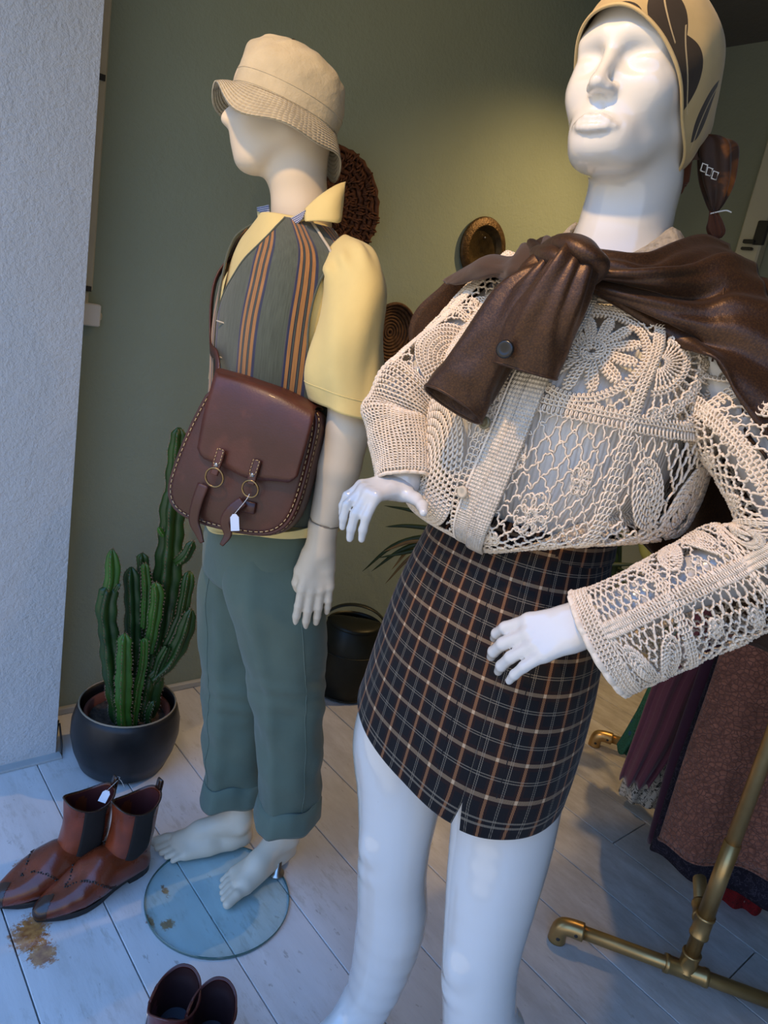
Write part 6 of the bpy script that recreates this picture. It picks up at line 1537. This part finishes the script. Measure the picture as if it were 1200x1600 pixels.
# ------------------------------------------------------------------ brass pipe clothes rack
M_BRASS = simple('satin_brass_pipe', (.50, .325, .13), .36, .85, .12, 18.)
T1 = np.array([1.624, .433]); RD = nrm([.884, .494]); FDR = nrm([.164, -.24]); LR_ = 1.01; HB_ = .29; PR = .0165
rack = thing('clothes_rack', 'brass pipe clothes rack hung with skirts and dresses', 'clothes rack', (T1[0], T1[1], 0))
rp3 = lambda s, t, z: np.array([T1[0]+RD[0]*s+FDR[0]*t, T1[1]+RD[1]*s+FDR[1]*t, z])
def pipe(P, r=PR, name='pipe', n=None): V, F_, _ = tube(np.array(P), r, 18, n=n); return mk(name, V, F_, M_BRASS, rack)
def sleeve_(a, b, r=PR+.004, name='fitting', lip=True):
    a, b = np.asarray(a, float), np.asarray(b, float); d = b-a
    P = [a, a+d*.001, a+d*.10, a+d*.13, a+d*.87, a+d*.90, a+d*.999, b]; R_ = [r*.9, r+.0018, r+.0018, r, r, r+.0018, r+.0018, r*.9]
    V, F_, _ = tube(np.array(P), R_, 18); return mk(name, V, F_, M_BRASS, rack)
for s in (0, LR_):
    zb = .048
    pipe([rp3(s, -HB_+.02, zb), rp3(s, HB_-.02, zb)], name='foot_pipe')
    for sg in (-1, 1):
        e = [rp3(s, sg*(HB_-.045), zb), rp3(s, sg*(HB_-.015), zb), rp3(s, sg*(HB_+.004), zb-.006), rp3(s, sg*(HB_+.010), zb-.024), rp3(s, sg*(HB_+.010), .001)]
        V, F_, _ = tube(np.array(e), [PR+.006, PR+.005, PR+.0055, PR+.005, PR+.006], 18, n=24, ref=(RD[0], RD[1], 0)); el = mk('elbow', V, F_, M_BRASS, rack)
        for q in (rp3(s+(-PR-.005), sg*(HB_-.03), zb), rp3(s-PR-.005, sg*(HB_+.008), .020)):
            V, F_, _ = lathe([(0, .0006), (.0045, .0006), (.006, -.002)], 12); V = q+V[:, :1]*np.r_[FDR, 0]+V[:, 1:2]*UP-V[:, 2:]*np.r_[RD, 0]; mk('grub_screw', V, F_, M_DARK, el)
    sleeve_(rp3(s, -.05, zb), rp3(s, .05, zb), name='tee')
    sleeve_(rp3(s, 0, zb), rp3(s, 0, zb+.055), name='tee')
    pipe([rp3(s, 0, zb), rp3(s, 0, 1.60)], name='upright')
    sleeve_(rp3(s, 0, .155), rp3(s, 0, .215), name='cross_fitting')
    pipe([rp3(s, 0, .20), rp3(s, 0, .42)], PR+.0022, 'outer_sleeve')
    sleeve_(rp3(s+(.02 if s == 0 else -.02), 0, .185), rp3(s+(.07 if s == 0 else -.07), 0, .185), name='cross_fitting')
pipe([rp3(.02, 0, .185), rp3(LR_-.02, 0, .185)], name='cross_bar')
pipe([rp3(0, 0, 1.60), rp3(LR_, 0, 1.60)], name='rail')

# ------------------------------------------------------------------ clothes on the rack
def lace_dress():
    t = NT('brown_lace'); c = (.24, .095, .058)
    v = t.vor(85., feat='DISTANCE_TO_EDGE'); n = t.noise(26., 4, .6, dist=1.4); w = t.wave(16., dist=9., kind='RINGS', ds=2.5)
    g = t.math('MULTIPLY', t.ramp(v, [(.02, 0.), (.10, 1.)]), t.ramp(w, [(.1, .45), (.35, 1.)]))
    t.color(t.mix(g, (.135, .052, .034), t.ramp(n, [(.3, mul(c, .75)), (.7, mul(c, 1.35))]))).set(.85, 0, .2, 0, .2)
    t.bump(g, .6, .004); return t.m
def stripe_skirt():
    t = NT('purple_pinstripe'); u = t.sep(t.tc.outputs['UV']); s = t.math('FRACT', t.math('MULTIPLY', u[0], 26.))
    t.color(t.ramp(s, [(0., (.12, .040, .065)), (.8, (.12, .040, .065)), (.86, (.17, .07, .09)), (1., (.12, .040, .065))])).set(.85, 0, .2, 0, .3); t.bump(t.noise(40., 3), .3, .005); return t.m
def floral(name, ground, spot_, line_, sc=14.):
    t = NT(name); v = t.vor(sc); n = t.noise(sc*2.2, 3, .6, dist=2.)
    c = t.mix(t.ramp(v, [(.16, 1.), (.20, 0.)]), ground, spot_)
    c = t.mix(t.ramp(t.math('ABSOLUTE', t.math('SUBTRACT', n, .5)), [(.012, 1.), (.03, 0.)]), c, line_); t.color(c).set(.85, 0, .2); t.bump(t.noise(30., 3), .3, .005); return t.m
M_LACE_D = lace_dress(); M_STRIPE_S = stripe_skirt()
M_FLOR_W = floral('white_floral_print', (.50, .47, .40), (.34, .36, .03), (.03, .03, .03), 9.)
M_FLOR_D = floral('dark_floral_print', (.012, .010, .018), (.03, .012, .03), (.045, .04, .055), 18.)
M_FLOR_G = floral('green_blue_print', (.03, .14, .10), (.03, .10, .22), (.02, .05, .03), 22.)
M_PURPLE = fabric('dark_purple_cotton', (.045, .012, .030)); M_REDP = floral('red_floral_print', (.20, .010, .012), (.5, .45, .4), (.03, .01, .01), 30.)
M_SAGE = fabric('dusty_sage_cotton', (.085, .105, .075)); M_TAUPE = fabric('taupe_cotton', (.075, .062, .052)); M_ROSE = fabric('dull_rose_cotton', (.17, .060, .055))
RN = np.r_[RD, 0.]
def rkp(px, py, s): return on_plane(px, py, rp3(s, 0, 0), RN)
def hang(name, label, cat_, L, R_, s, mat, depth=.035, folds_=5, amp=.012, seed=1., grp='clothes on the brass rack', nr=46, parts=None):
    """garment hanging on the rail: closed fold-rippled tube between a left and a right edge, at distance s along the rail"""
    A = np.array([rkp(x, y, s) for x, y in L]); B = np.array([rkp(x, y, s) for x, y in R_]); n = 72
    A, B = cat(A, nr), cat(B, nr); a = np.linspace(0, 2*math.pi, n, endpoint=False)
    t = np.linspace(0, 1, nr)[:, None]; mid = (A+B)/2; hf = (B-A)/2
    G = mid[:, None]+hf[:, None]*np.cos(a)[None, :, None]
    dd = depth*spow(np.sin(a), .8)[None]*(.4+.6*t)+(amp*t)*np.sin(folds_*np.cos(a)*2.2+seed+.8*t)+.006*vnoise(seed+3*np.cos(a)[None], 4*t+seed)
    G = G+dd[..., None]*(-RN)
    G[:, :, 2] += .006*np.sin(a*7+seed)[None]*t**6
    o = thing(name, label, cat_, (mid[-1][0], mid[-1][1], G[-1, :, 2].min()), grp)
    V, F_, uv = grid(G, True); mk('cloth', V, F_, mat, o, uv, thick=.0015)
    # hanger hook up to the rail
    top = mid[0]; up_ = rp3(s, 0, 1.60+PR); hk = [top, (top*.5+up_*.5), up_+np.r_[FDR, 0]*.03-UP*.03, up_+np.r_[FDR, 0]*.022+UP*.004, up_+UP*.006, up_-np.r_[FDR, 0]*.02]
    V, F_, _ = tube(np.array(hk), .002, 6, n=30); mk('hanger_hook', V, F_, M_STEEL, o)
    return o, G
d1, G1 = hang('lace_dress', 'brown lace dress nearest the viewer on the brass rack', 'dress', [(1262, 640), (1190, 820), (1118, 1045), (1072, 1180), (1030, 1312)], [(1420, 680), (1500, 860), (1480, 1100), (1470, 1260), (1450, 1420)], .14, M_LACE_D, .045, 4, .016, 1.)
P = G1[-1]; V, F_, _ = tube(np.vstack([P, P[:1]]), .004, 6, False); mk('scalloped_hem', V, F_, M_LACE_D, d1)
hang('print_dress', 'near-black floral dress whose hem shows below the brown lace', 'dress', [(1268, 640), (1190, 830), (1100, 1080), (1050, 1220), (1016, 1328)], [(1420, 680), (1500, 880), (1480, 1120), (1470, 1300), (1450, 1500)], .22, M_FLOR_D, .05, 5, .02, 2.)
hang('cotton_skirt', 'dark purple skirt edge beside the brown lace dress', 'skirt', [(1258, 600), (1170, 820), (1090, 1050), (1046, 1180), (1012, 1308)], [(1380, 640), (1400, 880), (1350, 1100), (1300, 1220), (1250, 1330)], .30, M_PURPLE, .04, 4, .012, 3.)
hang('striped_skirt', 'dull purple pinstriped skirt hanging left of the lace dress', 'skirt', [(1180, 640), (1120, 850), (1028, 1050), (998, 1130), (968, 1212)], [(1250, 660), (1210, 880), (1105, 1060), (1060, 1160), (1014, 1226)], .52, M_STRIPE_S, .03, 4, .012, 4.)
hang('floral_skirt', 'white skirt with yellow flowers and black lines below the striped skirt', 'skirt', [(1180, 650), (1110, 880), (1020, 1090), (988, 1180), (966, 1238)], [(1290, 680), (1240, 900), (1130, 1100), (1085, 1190), (1040, 1262)], .60, M_FLOR_W, .035, 4, .014, 5.)
hang('print_skirt', 'green and blue printed skirt touching the far brass elbow', 'skirt', [(1170, 640), (1090, 900), (1010, 1080), (985, 1130), (963, 1166)], [(1230, 660), (1170, 900), (1075, 1090), (1040, 1150), (1005, 1192)], .72, M_FLOR_G, .03, 4, .012, 6.)
hang('red_print_skirt', 'red patterned skirt glimpsed behind the brass upright', 'skirt', [(1290, 640), (1220, 900), (1150, 1150), (1110, 1320), (1090, 1430)], [(1360, 680), (1320, 920), (1260, 1170), (1220, 1330), (1180, 1450)], .40, M_REDP, .03, 4, .01, 7.)
hang('sage_dress', 'dusty sage green dress glimpsed between blouse hem and lace cuff', 'dress', [(1130, 700), (1080, 820), (1050, 900), (1030, 1000)], [(1200, 720), (1150, 830), (1120, 920), (1090, 1010)], .80, M_SAGE, .03, 3, .012, 8.)
hang('taupe_dress', 'taupe brown dress hanging beside the sage green one', 'dress', [(1095, 700), (1075, 790), (1048, 850), (1022, 920)], [(1130, 700), (1112, 800), (1085, 860), (1062, 940)], .86, M_TAUPE, .03, 3, .012, 9.)
hang('rose_dress', 'dull rose dress glimpsed right of the sage green one', 'dress', [(1160, 700), (1120, 830), (1095, 900), (1070, 980)], [(1230, 720), (1190, 850), (1160, 920), (1140, 1000)], .72, M_ROSE, .03, 3, .012, 10.)
